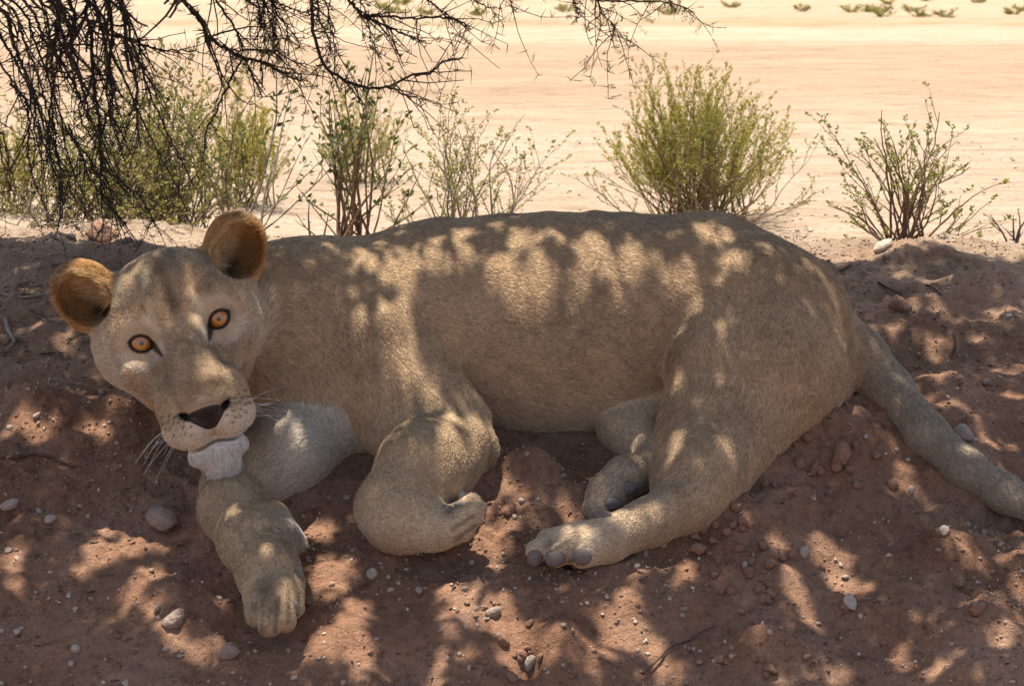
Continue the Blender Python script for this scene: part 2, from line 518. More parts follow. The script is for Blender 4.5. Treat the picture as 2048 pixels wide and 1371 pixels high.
    for (u0, v0, u1, v1, w) in ((527, 1195, 526, 1258, 690), (555, 1195, 553, 1258, 690), (578, 1180, 580, 1235, 660), (1138, 1080, 1095, 1108, 530), (1172, 1090, 1140, 1122, 540), (905, 1055, 945, 1030, 490), (912, 1075, 948, 1050, 480)):
        A = L(u0, v0, w)[:2]; B = L(u1, v1, w)[:2]; ab = B - A
        t = np.clip(((P[:, :2] - A) @ ab) / (ab @ ab), 0, 1); dd_ = np.linalg.norm(P[:, :2] - A - t[:, None] * ab, axis=1)
        c = mix(c, dark * .45, (1 - sm(dd_, 1.5, 6)) * .6 * (np.abs(P[:, 2] - w) < 90))  # crease shade between the toes, painted as dark lines in the coat
    # head markings, and inner shadow painted into the ear cups
    h = np.tile(tan * 1.06, (n, 1))
    Hs = H / np.array([34., 30., 30.]); m1 = fbm(Hs, 3, 61); m2 = fbm(H / 11.0, 2, 66)
    h = mix(h, dark, .22 + .5 * m1 + .34 * m2)
    h = mix(h, grey * .8, sm(y, 40, 120) * (.45 + .6 * m1))
    h = mix(h, dark * .62, np.exp(-(x / (9 + .04 * np.abs(y))) ** 2) * sm(y, 10, 50) * (1 - sm(y, 130, 165)) * .9)   # stripe up the forehead
    h = mix(h, dark * .8, np.exp(-((x - 34) / 13) ** 2) * sm(-y, -30, 20) * (1 - sm(-y, 80, 150)) * .35)       # sides of the bridge
    h = mix(h, dark, np.exp(-(x / 26) ** 2) * sm(-y, 60, 100) * (1 - sm(-y, 150, 160)) * .55)
    h = mix(h, [.80, .68, .50], np.exp(-((x - 52) / 13) ** 2 - ((y - 44) / 20) ** 2) * .9)                           # pale brow
    h = mix(h, [.36, .2, .07], np.exp(-((x - 56) / 7) ** 2 - ((y - 64) / 13) ** 2) * .85)
    lower = np.hypot((x - 84) / 1.05, (y + 12) / 1.0)
    h = mix(h, white, np.exp(-((lower - 38) / 9) ** 2) * sm(-y, 0, 18) * .6)                                      # pale crescent below the eye
    h = mix(h, pale, np.exp(-((eye - 44) / 9) ** 2) * sm(y, 0, 15) * .35)
    h = mix(h, dark * .7, np.exp(-((x - 66) / 18) ** 2 - ((y + 60) / 30) ** 2) * .65)
    lens = eye_lens(x, y)
    h = mix(h, blk, np.where(lens < 2.0, 1, 1 - sm(lens, 2.0, 6.0)) * (z > -75))
    tear = hcone(x, y, z * 0, (61, -9, 0), (49, -36, 0), 6, 1.5)
    h = mix(h, blk, (1 - sm(tear, -1, 5)) * .92 * (z > -60))
    h = mix(h, dark * .6, np.exp(-((x - 46 + (y + 40) * .05) / 8) ** 2) * sm(-y, 30, 50) * (1 - sm(-y, 110, 150)) * .45)
    muz = sm(-y, 156, 186) * sm(z, 10, 60)
    h = mix(h, pale * 1.04, muz * sm(x, 8, 40) * .8)
    h = mix(h, [.78, .70, .58], sm(-y, 172, 212) * sm(z, 10, 60) * .8)
    h = mix(h, [.82, .77, .68], sm(-y, 218, 240) * sm(z, -30, 30) * .95)
    h = mix(h, pale, sm(-y, 60, 170) * sm(x, 100, 140) * .5)
    h = mix(h, pale, sm(x, 105, 155) * (1 - sm(y, 20, 80)) * .75)
    spots = np.zeros(n)
    for row, (yy, x0, nn_) in enumerate(((-158, 50, 4), (-171, 44, 5), (-184, 40, 5), (-197, 40, 4))):
        for i in range(nn_):
            spots = np.maximum(spots, 1 - sm(np.hypot(x - (x0 + 11 * i + 3 * math.sin(i * 5.1 + row * 2.3)), y - (yy + i * 2.4 + 2 * math.cos(i * 3.7 + row))), 1.2, 3.8))
    h = mix(h, [.10, .05, .025], spots * (z > 40) * .85)
    mouth = np.minimum(hcone(x, y, z, (0, -226, 104), (46, -235, 90), 0, 0), hcone(x, y, z, (46, -235, 90), (90, -212, 50), 0, 0))
    mouth = np.minimum(mouth, hcone(x, y, z, (0, -196, 116), (0, -222, 106), 0, 0))
    h = mix(h, blk * 1.5, (1 - sm(mouth, 5, 10)) * (1 - sm(x, 50, 80) * .6))
    yc = -229 - 7 * sm(x, 0, 36) + 16 * sm(x, 44, 86)
    mline = (1 - sm(np.abs(y - yc), 1.5, 5)) * (1 - sm(x, 30, 62)) * (z > 20) * .75
    h = mix(h, blk * 1.3, mline)
    h = mix(h, blk, (1 - sm(hcone(x, y, z, (33, -169, 114), (50, -158, 94), 0, 0), 6, 10)))
    h = mix(h, org * 1.12, ear * .85)
    h = mix(h, [.27, .14, .05], incup * (1 - sm(e1, 10, 50)) * .75)  # brown cup floor: the ear's inner shadow painted into its colour
    h = mix(h, [.66, .47, .25], incup * sm(e2, -10, 18) * .9)
    canal = np.exp(-((x - 132) / 15) ** 2 - ((y - 88) / 24) ** 2) * (z < -60)
    h = mix(h, blk * 2, canal * .95)  # depth of the canal painted in as black
    h = mix(h, dark * .6, ear * (1 - incup) * sm(e1, 40, 66) * .6)
    c = c * (1 - wh[:, None]) + h * wh[:, None]
    return D, ln, np.clip(c, .008, .85), wh, gid, incup, ear * wh

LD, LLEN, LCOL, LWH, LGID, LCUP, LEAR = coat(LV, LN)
LW = l2w(LV)
print('coat', round(time.time() - T0, 1))

def fur_material(name, hair):
    m, nt, b, out = new_mat(name)
    a = N(nt, 'ShaderNodeAttribute', attribute_name='coat')
    col = a.outputs['Color']
    if not hair:
        tc = nt.nodes.new('ShaderNodeTexCoord')
        nz = N(nt, 'ShaderNodeTexNoise', Scale=420.0, Detail=3.0)
        nt.links.new(tc.outputs['Object'], nz.inputs['Vector'])
        col = mixc(nt, 0.5, col, ramp(nt, nz.outputs[0], [(.3, (.35, .33, .3)), (.7, (1, 1, 1))]), 'MULTIPLY')
        bp = N(nt, 'ShaderNodeBump', Strength=.4, Distance=.002)
        nt.links.new(nz.outputs[0], bp.inputs['Height']); nt.links.new(bp.outputs[0], b.inputs['Normal'])
    nt.links.new(col, b.inputs['Base Color'])
    b.inputs['Roughness'].default_value = .6 if hair else .85
    b.inputs['Specular IOR Level'].default_value = .25 if hair else .1
    if True:
        tr = nt.nodes.new('ShaderNodeBsdfTranslucent')
        nt.links.new(col, tr.inputs[0])
        mx = nt.nodes.new('ShaderNodeMixShader'); mx.inputs[0].default_value = .25
        if not hair:        # only the thin ears let light through
            ml = N(nt, 'ShaderNodeMath', operation='MULTIPLY'); ml.inputs[1].default_value = .75
            nt.links.new(a.outputs['Alpha'], ml.inputs[0]); nt.links.new(ml.outputs[0], mx.inputs[0])
        nt.links.new(b.outputs[0], mx.inputs[1]); nt.links.new(tr.outputs[0], mx.inputs[2]); nt.links.new(mx.outputs[0], out.inputs[0])
    return m
MAT_SKIN = fur_material('short_coat', False)
MAT_HAIR = fur_material('coat_hair', True)

lion = empty('lioness', tuple(LW[np.argmin(LW[:, 2])]), 'tawny lioness lying on the red sand bank, chin on her foreleg, amber eyes open', 'lioness')
LOC0 = np.array(lion.location)
body = mesh_obj('body', LW - LOC0, LF, MAT_SKIN, lion)
at_ = body.data.color_attributes.new('coat', 'FLOAT_COLOR', 'POINT')
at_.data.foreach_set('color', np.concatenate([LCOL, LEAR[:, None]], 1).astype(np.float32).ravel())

def make_fur():
    tri = np.concatenate([LF[:, [0, 1, 2]], LF[:, [0, 2, 3]]])
    A = LV[tri]
    area = np.linalg.norm(np.cross(A[:, 1] - A[:, 0], A[:, 2] - A[:, 0]), axis=1) / 2
    fn = np.cross(A[:, 1] - A[:, 0], A[:, 2] - A[:, 0])
    # denser on the head; sparse on what turns away from the viewer
    wh = LWH[tri].mean(1)
    toward = (fn * (np.array([0, 0, 4435.0]) - A[:, 0])).sum(1) > -0.2 * area * 4435
    dens = area * (1 + 1.6 * wh) * np.where(toward, 1, .35)
    NH = 480000
    t = RNG.choice(len(tri), NH, p=dens / dens.sum())
    r1, r2 = RNG.random(NH), RNG.random(NH); s = np.sqrt(r1)
    bc = np.stack([1 - s, s * (1 - r2), s * r2], 1)[:, :, None].astype(np.float32)
    T = tri[t]
    mixv = lambda a: (a[T] * bc).sum(1) if a.ndim == 2 else (a[T] * bc[:, :, 0]).sum(1)
    root = mixv(LV); nn = mixv(LN); nn /= np.linalg.norm(nn, axis=1, keepdims=True) + 1e-6
    dd = mixv(LD); ln = mixv(LLEN) * RNG.uniform(.6, 1.25, NH); col = mixv(LCOL)
    keep = ln > 2.2
    root, nn, dd, ln, col = root[keep], nn[keep], dd[keep], ln[keep], col[keep]
    n = len(root)
    dd = dd + RNG.normal(0, .14, (n, 3))
    tan = dd - nn * (dd * nn).sum(1, keepdims=True); tan /= np.linalg.norm(tan, axis=1, keepdims=True) + 1e-6
    lift = (.07 + .14 * RNG.random(n) + .35 * mixv(LCUP)[keep])[:, None]
    d0 = tan + nn * (lift + .15); d0 /= np.linalg.norm(d0, axis=1, keepdims=True)
    d1 = tan + nn * lift * .55; d1 /= np.linalg.norm(d1, axis=1, keepdims=True)
    d1[:, 1] -= .12 * np.clip(ln / 25, 0, 1.5)
    p = np.empty((n, 4, 3), np.float32)
    p[:, 0] = root - nn * .8
    p[:, 1] = root + d0 * ln[:, None] * .33
    p[:, 2] = p[:, 1] + (d0 + d1) * .5 * ln[:, None] * .33
    p[:, 3] = p[:, 2] + d1 * ln[:, None] * .36
    W = (l2w(p.reshape(-1, 3)) - LOC0).astype(np.float32)
    cu = bpy.data.hair_curves.new('fur')
    cu.add_curves([4] * n)
    cu.attributes['position'].data.foreach_set('vector', W.ravel())
    ra = cu.attributes.get('radius') or cu.attributes.new('radius', 'FLOAT', 'POINT')
    rr = np.tile(np.array([.00036, .00034, .00025, .00006], np.float32), n) * np.repeat(RNG.uniform(.75, 1.25, n), 4)
    ra.data.foreach_set('value', rr.astype(np.float32))
    ca = cu.attributes.new('coat', 'FLOAT_COLOR', 'CURVE')
    v = RNG.normal(1.08, .30, (n, 1)).clip(.4, 1.9)
    cc = np.concatenate([np.clip(col * v, 0, .9), np.ones((n, 1))], 1)
    ca.data.foreach_set('color', cc.astype(np.float32).ravel())
    cu.materials.append(MAT_HAIR)
    o = bpy.data.objects.new('fur', cu); COL.objects.link(o); o.parent = lion
    tag(o, kind='stuff')
make_fur()
print('fur', round(time.time() - T0, 1))

# --- eyes, nose, pads, whiskers
def plain(name, col, rough=.6, spec=.3, coatw=0.0, noise_amt=0.0, scale=200.0):
    m, nt, b, out = new_mat(name)
    b.inputs['Base Color'].default_value = (*col, 1)
    b.inputs['Roughness'].default_value = rough
    b.inputs['Specular IOR Level'].default_value = spec
    b.inputs['Coat Weight'].default_value = coatw
    b.inputs['Coat Roughness'].default_value = .04
    if noise_amt:
        tc = nt.nodes.new('ShaderNodeTexCoord')
        nz = N(nt, 'ShaderNodeTexNoise', Scale=scale, Detail=4.0)
        nt.links.new(tc.outputs['Object'], nz.inputs['Vector'])
        c2 = tuple(min(1, c * (1 + noise_amt)) for c in col); c1 = tuple(c * (1 - noise_amt) for c in col)
        nt.links.new(ramp(nt, nz.outputs[0], [(.3, c1), (.7, c2)]), b.inputs['Base Color'])
        bp = N(nt, 'ShaderNodeBump', Strength=.5, Distance=.002)
        nt.links.new(nz.outputs[0], bp.inputs['Height']); nt.links.new(bp.outputs[0], b.inputs['Normal'])
    return m

MAT_EYE = plain('eye_dark', (.012, .009, .008), .2, .5, 1.0)
MAT_RIM = plain('eyelid_skin', (.014, .011, .010), .45, .4)
MAT_PUPIL = plain('pupil_black', (.004, .004, .005), .1, .5, 1.0)
MAT_NOSE = plain('nose_leather', (.026, .017, .014), .5, .4, .0, .45, 500)
MAT_PAD = plain('paw_pad_skin', (.175, .14, .118), .9, .15, 0, .35, 350)
MAT_PAD2 = plain('paw_pad_pale', (.30, .28, .26), .7, .3, 0, .2, 350)
MAT_WHISKER = plain('whisker_white', (.8, .76, .7), .4, .5)
m_, nt_, b_, o_ = new_mat('amber_iris')
tc_ = nt_.nodes.new('ShaderNodeTexCoord')
sx_ = nt_.nodes.new('ShaderNodeSeparateXYZ'); nt_.links.new(tc_.outputs['Generated'], sx_.inputs[0])
vm_ = N(nt_, 'ShaderNodeVectorMath', operation='DISTANCE'); vm_.inputs[1].default_value = (.5, .5, 0)
cb_ = nt_.nodes.new('ShaderNodeCombineXYZ'); nt_.links.new(sx_.outputs[0], cb_.inputs[0]); nt_.links.new(sx_.outputs[1], cb_.inputs[1])
nt_.links.new(cb_.outputs[0], vm_.inputs[0])
irc_ = ramp(nt_, vm_.outputs['Value'], [(0, (.30, .14, .03)), (.14, (.52, .22, .035)), (.34, (.50, .18, .02)), (.44, (.34, .10, .012)), (.5, (.03, .015, .008))])
nz_ = N(nt_, 'ShaderNodeTexNoise', Scale=14.0, Detail=4.0); nt_.links.new(tc_.outputs['Generated'], nz_.inputs['Vector'])
irc_ = mixc(nt_, .55, irc_, ramp(nt_, nz_.outputs[0], [(.35, (.5, .42, .35)), (.62, (1, 1, 1))]), 'MULTIPLY')
nt_.links.new(irc_, b_.inputs['Base Color'])
b_.inputs['Roughness'].default_value = .25; b_.inputs['Coat Weight'].default_value = 1; b_.inputs['Coat Roughness'].default_value = .03
MAT_IRIS = m_

def uv_sphere(nu=24, nv=16, vmax=math.pi):
    V, F = [], []
    for j in range(nv + 1):
        t = vmax * j / nv
        for i in range(nu):
            a = 2 * math.pi * i / nu
            V.append((math.sin(t) * math.cos(a), math.sin(t) * math.sin(a), math.cos(t)))
    for j in range(nv):
        for i in range(nu):
            F.append((j * nu + i, (j + 1) * nu + i, (j + 1) * nu + (i + 1) % nu, j * nu + (i + 1) % nu))
    return np.array(V), np.array(F)

def lw(P): return l2w(np.atleast_2d(P)) - LOC0
HW = np.stack([HR[i, 0] * RIGHT + HR[i, 1] * UP - HR[i, 2] * FWD for i in range(3)])   # head axes in the world
HROT = Matrix(HW.T.tolist()).to_4x4()
HPX = KU * HS                                                                          # metres per head unit
def tubes(segs, sides=3):
    """segments (p0, p1, r0, r1) -> prism mesh"""
    A = np.array([s[0] for s in segs], float); B = np.array([s[1] for s in segs], float)
    ra = np.array([s[2] for s in segs])[:, None]; rb = np.array([s[3] for s in segs])[:, None]
    d = B - A; d /= np.linalg.norm(d, axis=1, keepdims=True) + 1e-9
    ref = np.where(np.abs(d[:, 2:3]) > .9, np.array([[1., 0, 0]]), np.array([[0, 0, 1.]]))
    e1 = np.cross(d, ref); e1 /= np.linalg.norm(e1, axis=1, keepdims=True) + 1e-9
    e2 = np.cross(d, e1)
    V = []
    for k in range(sides):
        a = 2 * math.pi * k / sides
        V.append(A + (e1 * math.cos(a) + e2 * math.sin(a)) * ra)
    for k in range(sides):
        a = 2 * math.pi * k / sides
        V.append(B + (e1 * math.cos(a) + e2 * math.sin(a)) * rb)
    V = np.stack(V, 1).reshape(-1, 3)
    F = np.array([[k, (k + 1) % sides, sides + (k + 1) % sides, sides + k] for k in range(sides)])
    F = (np.arange(len(segs))[:, None, None] * 2 * sides + F[None]).reshape(-1, 4)
    return V, F
def poly_segs(pts, r0, r1):
    n = len(pts) - 1
    return [(pts[i], pts[i + 1], r0 + (r1 - r0) * i / n, r0 + (r1 - r0) * (i + 1) / n) for i in range(n)]

SV, SF = uv_sphere()
CV, CF = uv_sphere(32, 8, math.asin(20.5 / EYE_R))
PV, PF = uv_sphere(20, 4, math.asin(4.0 / EYE_R))
for sgn in (-1, 1):
    c = from_head(np.array([EYE[0] * sgn, EYE[1], EYE[2]]))
    e = mesh_obj('eye', SV * EYE_R * HPX, SF, MAT_EYE, lion, loc=lw(c)[0])
    e.rotation_euler = HROT.to_euler()
    # the irises look at the viewer
    i_ = mesh_obj('iris', CV * (EYE_R + .6) * HPX, CF, MAT_IRIS, e)
    p_ = mesh_obj('pupil', PV * (EYE_R + 1.0) * HPX, PF, MAT_PUPIL, e)
    for o in (i_, p_): o.rotation_euler = (math.radians(3), math.radians(-2 * sgn), 0)
    pts = []
    R_, o__ = 25.0, 7.5
    hl_ = math.sqrt(R_ ** 2 - o__ ** 2)
    for k in range(41):
        t = k / 40 * 2 * math.pi
        a = hl_ * math.cos(t)
        b = math.sqrt(max(26.0 ** 2 - a * a, 0)) - 10.5 if math.sin(t) >= 0 else 8.0 - math.sqrt(max(25.0 ** 2 - a * a, 0))
        if a < -hl_ * .6: b -= (-a - hl_ * .6) * .5
        xx = EYE[0] + a * math.cos(EYE_TILT) - b * math.sin(EYE_TILT); yy = EYE[1] - 1 + a * math.sin(EYE_TILT) + b * math.cos(EYE_TILT)
        rr = (xx - EYE[0]) ** 2 + (yy - EYE[1]) ** 2
        zz = EYE[2] + math.sqrt(max((EYE_R + 2.5) ** 2 - rr, 0))
        pts.append(lw(from_head(np.array([xx * sgn, yy, zz])))[0])
    V, F = tubes(poly_segs(pts, 2.5 * HPX, 2.5 * HPX), 6)
    mesh_obj('eyelid', V, F, MAT_RIM, lion)

def dense_nets(f, lo, hi, res):
    lo = np.array(lo, float); n = np.ceil((np.array(hi) - lo) / res).astype(int)
    g = np.stack(np.meshgrid(*[np.arange(k + 1) for k in n], indexing='ij'), -1)
    D = f((lo + g.reshape(-1, 3) * res).astype(np.float32)).reshape(n + 1)
    S = D < 0
    corner = np.array([[i, j, k] for i in (0, 1) for j in (0, 1) for k in (0, 1)])
    cnt = sum(S[c[0]:c[0] + n[0], c[1]:c[1] + n[1], c[2]:c[2] + n[2]].astype(np.int8) for c in corner)
    ii = np.argwhere((cnt > 0) & (cnt < 8))
    dv = np.stack([D[ii[:, 0] + c[0], ii[:, 1] + c[1], ii[:, 2] + c[2]] for c in corner], 1)
    acc = np.zeros((len(ii), 3)); m = np.zeros(len(ii))
    for a in range(8):
        for b in range(a + 1, 8):
            if np.abs(corner[a] - corner[b]).sum() != 1: continue
            x = (dv[:, a] < 0) != (dv[:, b] < 0)
            t = np.where(x, dv[:, a] / np.where(x, dv[:, a] - dv[:, b], 1), 0)
            acc += x[:, None] * (corner[a] + t[:, None] * (corner[b] - corner[a])); m += x
    V = lo + (ii + acc / m[:, None]) * res
    I = np.full(n + 1, -1); I[ii[:, 0], ii[:, 1], ii[:, 2]] = np.arange(len(ii))
    Fs = []
    s0 = dv[:, 0] < 0
    for axi, (o1, o2) in enumerate(((1, 2), (2, 0), (0, 1))):
        cr = s0 != (dv[:, [4, 2, 1][axi]] < 0)
        c0 = ii[cr]; e1 = np.zeros(3, int); e1[o1] = 1; e2 = np.zeros(3, int); e2[o2] = 1
        q = np.stack([I[tuple(c0.T)], I[tuple((c0 - e1).T)], I[tuple((c0 - e1 - e2).T)], I[tuple((c0 - e2).T)]], 1)
        fl = s0[cr]; q[fl] = q[fl][:, ::-1]
        Fs.append(q)
    F = np.concatenate(Fs)
    return V, F[(F >= 0).all(1)]

def nose_f(H):
    x = np.sqrt(H[:, 0] ** 2 + 1); y = H[:, 1]; z = H[:, 2]
    d = head_sdf(H, False) - 2.5
    side = ((x - 48) * .70 - (y + 164) * .71)
    sh = smax(y + 155 + .004 * x * x, side, 10)
    sh = smax(sh, -(y + 203), 5)
    d = smax(d, sh, 6)
    d = np.maximum(d, -(z - 70))
    d = smax(d, -hcone(x, y, z, (27, -172, 122), (45, -160, 98), 8, 5.5), 4)
    return smax(d, -hcone(x, y, z, (0, -184, 124), (0, -206, 116), 3, 3), 4)
V, F = dense_nets(nose_f, (-56, -212, 66), (56, -146, 132), 1.6)
mesh_obj('nose', lw(from_head(V)), F, MAT_NOSE, lion)

LBVH = BVHTree.FromPolygons(LW.tolist(), LF.tolist())
def cast(bvh, u, v):
    d = FWD + (u - 1024) / FPX * RIGHT - (v - 685.5) / FPX * UP
    return bvh.ray_cast(Vector(CAM), Vector(d / np.linalg.norm(d)))
# each pad: pixel centre, half sizes, roll, pale?
for (u, v, a, b, rot, pale) in ((1070, 1114, 17, 22, -25, 0), (1111, 1117, 23, 19, 15, 0), (1164, 1113, 22, 20, 0, 0),
                                (1255, 976, 21, 17, 10, 0), (1224, 1006, 23, 16, 0, 0), (1206, 1032, 20, 13, 5, 0),
                                (920, 988, 12, 11, 0, 1), (922, 1009, 17, 9, 5, 0), (896, 1018, 12, 9, 20, 0),
                                (599, 1150, 10, 23, 8, 0), (591, 1216, 9, 19, 8, 0)):
    hit = None
    for du in (0, -6, 6, -12, 12, -20, 20, -30):
        hit = cast(LBVH, u + du, v)[0]
        if hit is not None: break
    w = w2l(np.array([hit]))[0][2] if hit is not None else 480
    c = L(u, v, w - 1); q = Q(w)
    th = math.radians(rot)
    x_ = SV[:, 0] * a * .92 * q; y_ = SV[:, 1] * b * .88 * q
    P = np.stack([x_ * math.cos(th) - y_ * math.sin(th), x_ * math.sin(th) + y_ * math.cos(th), SV[:, 2] * min(a, b) * .62 * q], 1) + c
    mesh_obj('paw_pad', lw(P), SF, MAT_PAD2 if pale else MAT_PAD, lion)
for sgn in (-1, 1):
    for k in range(10):
        y0 = random.uniform(-204, -158); x0 = random.uniform(50, 84)
        p = np.array([x0, y0, 84 - .25 * (x0 - 50)]); ln_ = random.uniform(60, 125)
        d = np.array([.9, random.uniform(-.75, .3), .2]); pts = []
        for i in range(7):
            pts.append(lw(from_head(p * np.array([sgn, 1, 1])))[0]); p = p + d * ln_ / 6; d = d + np.array([-.03, -.06, -.05])
        V, F = tubes(poly_segs(pts, .00032, .0001), 4)
        mesh_obj('whisker', V, F, MAT_WHISKER, lion)
print('lion parts', round(time.time() - T0, 1))

# ------------------------------------------------------------------ ground: sand bank, crest and the pale plain behind
_ky = np.array([-300, -2, 1.5, 2.6, 4.07, 4.6, 4.99, 5.15, 5.6, 6.6, 8, 400.])
_kz = np.array([-.6, -.6, -.45, -.10, .556, .672, .752, .752, .66, .46, .45, .45])
_ty = np.arange(-4, 14, .01); _tz = np.interp(_ty, _ky, _kz)
_g = np.exp(-(np.arange(-40, 41) * .01) ** 2 / (2 * .09 ** 2)); _g /= _g.sum()
_tz = np.convolve(np.pad(_tz, 40, mode='edge'), _g, 'valid')
def ground_base(x, y):
    z = np.interp(y, _ty, _tz)
    return z + .028 * (1 - sm(x, -.6, .3)) * sm(y, 4.3, 4.9) * (1 - sm(y, 5.2, 6.2))

BUMPS = []          # (x, y, height, rx, ry, turn) modelled dents and ridges
def bump(u, v, h, ru, rv, rot=0):
    d = FWD + (u - 1024) / FPX * RIGHT - (v - 685.5) / FPX * UP
    ys = np.linspace(2.8, 6.5, 800)
    P = CAM + d[None] * (ys / d[1])[:, None]
    i = np.argmax(P[:, 2] < ground_base(P[:, 0], P[:, 1])) if False else np.argmin(np.abs(P[:, 2] - ground_base(P[:, 0], P[:, 1])))
    k = ys[i] / FPX
    BUMPS.append((P[i, 0], P[i, 1], h, ru * k, rv * k * 1.5, math.radians(rot)))
for b in ((1080, 960, .035, 120, 28, -35), (1000, 1190, .02, 90, 40, -40), (1080, 880, -.05, 140, 40, 0), (1120, 1300, .035, 70, 50, 0),
          (1060, 1330, -.03, 30, 22, 0), (1500, 1030, .03, 110, 50, 25), (1330, 1075, .014, 80, 20, 20), (1640, 900, .035, 120, 50, 20),
          (1560, 890, -.03, 60, 22, 0), (1500, 1280, .035, 150, 22, -14), (1420, 1260, -.03, 90, 35, -20), (1700, 1150, -.025, 110, 50, 20),
          (1900, 1090, .03, 90, 40, 20), (1800, 1050, -.02, 60, 40, 0), (1960, 1040, -.035, 90, 40, 0), (1980, 1250, .03, 70, 50, 0),
          (1800, 1290, -.025, 90, 50, 0), (1650, 1180, .025, 120, 30, -30), (830, 1340, -.025, 60, 35, 0), (430, 1290, .02, 70, 22, -35),
          (300, 1180, .016, 120, 40, -40), (240, 840, .035, 90, 40, -35), (330, 880, -.03, 90, 40, -35), (60, 830, .03, 90, 35, -20),
          (120, 720, -.025, 110, 30, 0), (1850, 640, .025, 80, 26, 0), (1950, 700, -.022, 90, 30, 0), (1800, 720, -.025, 70, 30, 0),
          (1980, 590, .02, 80, 22, 0), (1760, 590, .018, 90, 20, 0), (1900, 800, .025, 70, 35, 0), (2000, 870, -.02, 80, 40, 0),
          (1930, 560, -.016, 60, 16, 0), (200, 480, .02, 60, 10, 0), (60, 560, .015, 90, 16, 0), (600, 1020, -.02, 60, 30, 0),
          (700, 1250, .014, 60, 90, 20), (900, 1130, -.016, 110, 40, -10), (180, 1000, -.012, 130, 60, 0)):
    bump(*b)

def ground_h(x, y, contact=None):
    z = ground_base(x, y)
    P = np.stack([x, y, np.zeros_like(x)], 1)
    near = 1 - sm(y, 5.3, 7.5)
    rough = .55 + .45 * sm(x, -.1, .5) + .35 * (1 - sm(x, -.95, -.6)) * sm(y, 3.8, 4.1)
    a = .018 * fbm(P / .42, 3, 11) * (.3 + .7 * near)
    n2 = fbm(P / .13 + 5, 3, 15)
    a += near * rough * (.019 * n2 + .022 * (.5 - np.abs(noise(P / .19 + 9, 19))) + .012 * (.4 - np.abs(noise(P / .085 + 2, 20))))
    n3 = fbm(P / .036, 3, 23)
    lump = sm(fbm(P / .30, 2, 27), -.1, .6)
    a += near * (.0026 + .0062 * lump * rough) * n3
    a += near * .0020 * fbm(P / .014, 2, 29)
    cl = noise(P / .022 + 3, 37)
    a += near * .012 * lump * rough * np.maximum(cl - .3, 0)
    for (bx, by, h, rx, ry, t) in BUMPS:
        dx, dy = x - bx, y - by
        m = (np.abs(dx) < 2.6 * max(rx, ry)) & (np.abs(dy) < 2.6 * max(rx, ry))
        ex = dx[m] * math.cos(t) + dy[m] * math.sin(t); ey = -dx[m] * math.sin(t) + dy[m] * math.cos(t)
        a[m] += 1.25 * h * np.exp(-(ex / rx) ** 2 - (ey / ry) ** 2)
    return z + a

def axis(lo, hi, step, far_lo, far_hi, grow):
    c = list(np.arange(lo, hi, step)); s_ = step
    while c[-1] < far_hi: s_ *= grow; c.append(c[-1] + s_)
    s_ = step
    while c[0] > far_lo: s_ *= grow; c.insert(0, c[0] - s_)
    return np.array(c)
GX = axis(-1.36, 1.36, .0056, -900, 900, 1.11)
GY = axis(3.08, 5.35, .0056, -40, 2500, 1.05)
gx, gy = np.meshgrid(GX, GY)
gxf, gyf = gx.ravel(), gy.ravel()
gz = ground_h(gxf, gyf)
# sand is pressed down under the animal and pushed up a little along its edge
nearm = (np.abs(gxf) < 1.4) & (gyf > 3.2) & (gyf < 4.9)
PL = w2l(np.stack([gxf[nearm], gyf[nearm], gz[nearm]], 1))
dl = np.full(len(PL), 999., np.float32)
chunk = 4000
o_ = np.lexsort((PL[:, 1] // 60, PL[:, 0] // 60))
for i in range(0, len(PL), chunk):
    ii = o_[i:i + chunk]; B = PL[ii]; c = (B.min(0) + B.max(0)) / 2
    dl[ii] = lion_sdf(B, c, np.linalg.norm(B - c, axis=1).max())
dlm = dl * KU
rim = np.where(dlm > 0, .010 * np.exp(-(dlm / .018) ** 2), np.maximum(-.03, dlm * .6) + .010)
gz[nearm] += rim
GV = np.stack([gxf, gyf, gz], 1)
nx, ny = len(GX), len(GY)
I = np.arange(nx * ny).reshape(ny, nx)
GF = np.stack([I[:-1, :-1], I[:-1, 1:], I[1:, 1:], I[1:, :-1]], -1).reshape(-1, 4)
print('ground', len(GF), round(time.time() - T0, 1))

m, nt, b, out = new_mat('sand')
geo = nt.nodes.new('ShaderNodeNewGeometry')
pos = geo.outputs['Position']
sp = nt.nodes.new('ShaderNodeSeparateXYZ'); nt.links.new(pos, sp.inputs[0])
def tex(scale, detail=4.0, rough=.55, vec=None):
    t = N(nt, 'ShaderNodeTexNoise', Scale=scale, Detail=detail, Roughness=rough)
    nt.links.new(vec if vec is not None else pos, t.inputs['Vector'])
    return t.outputs[0]
red = ramp(nt, tex(5.0, 5), [(.3, (.27, .140, .082)), (.5, (.345, .190, .116)), (.72, (.43, .26, .168))])
red = mixc(nt, .55, red, ramp(nt, tex(60.0, 5, .65), [(.32, (.62, .58, .55)), (.6, (1, 1, 1)), (.75, (1.15, 1.12, 1.1))]), 'MULTIPLY')
red = mixc(nt, .7, red, ramp(nt, tex(34.0, 8, .75), [(.36, (.40, .36, .34)), (.44, (.9, .88, .87)), (.5, (1, 1, 1))]), 'MULTIPLY')
speck = N(nt, 'ShaderNodeTexVoronoi', Scale=230.0); nt.links.new(pos, speck.inputs['Vector'])
red = mixc(nt, .6, red, ramp(nt, speck.outputs['Color'], [(.08, (.45, .4, .37)), (.2, (1, 1, 1)), (.86, (1, 1, 1)), (.97, (1.7, 1.75, 1.8))]), 'MULTIPLY')
mp = N(nt, 'ShaderNodeMapping'); mp.inputs['Scale'].default_value = (.35, 1.0, 1.0); nt.links.new(pos, mp.inputs[0])
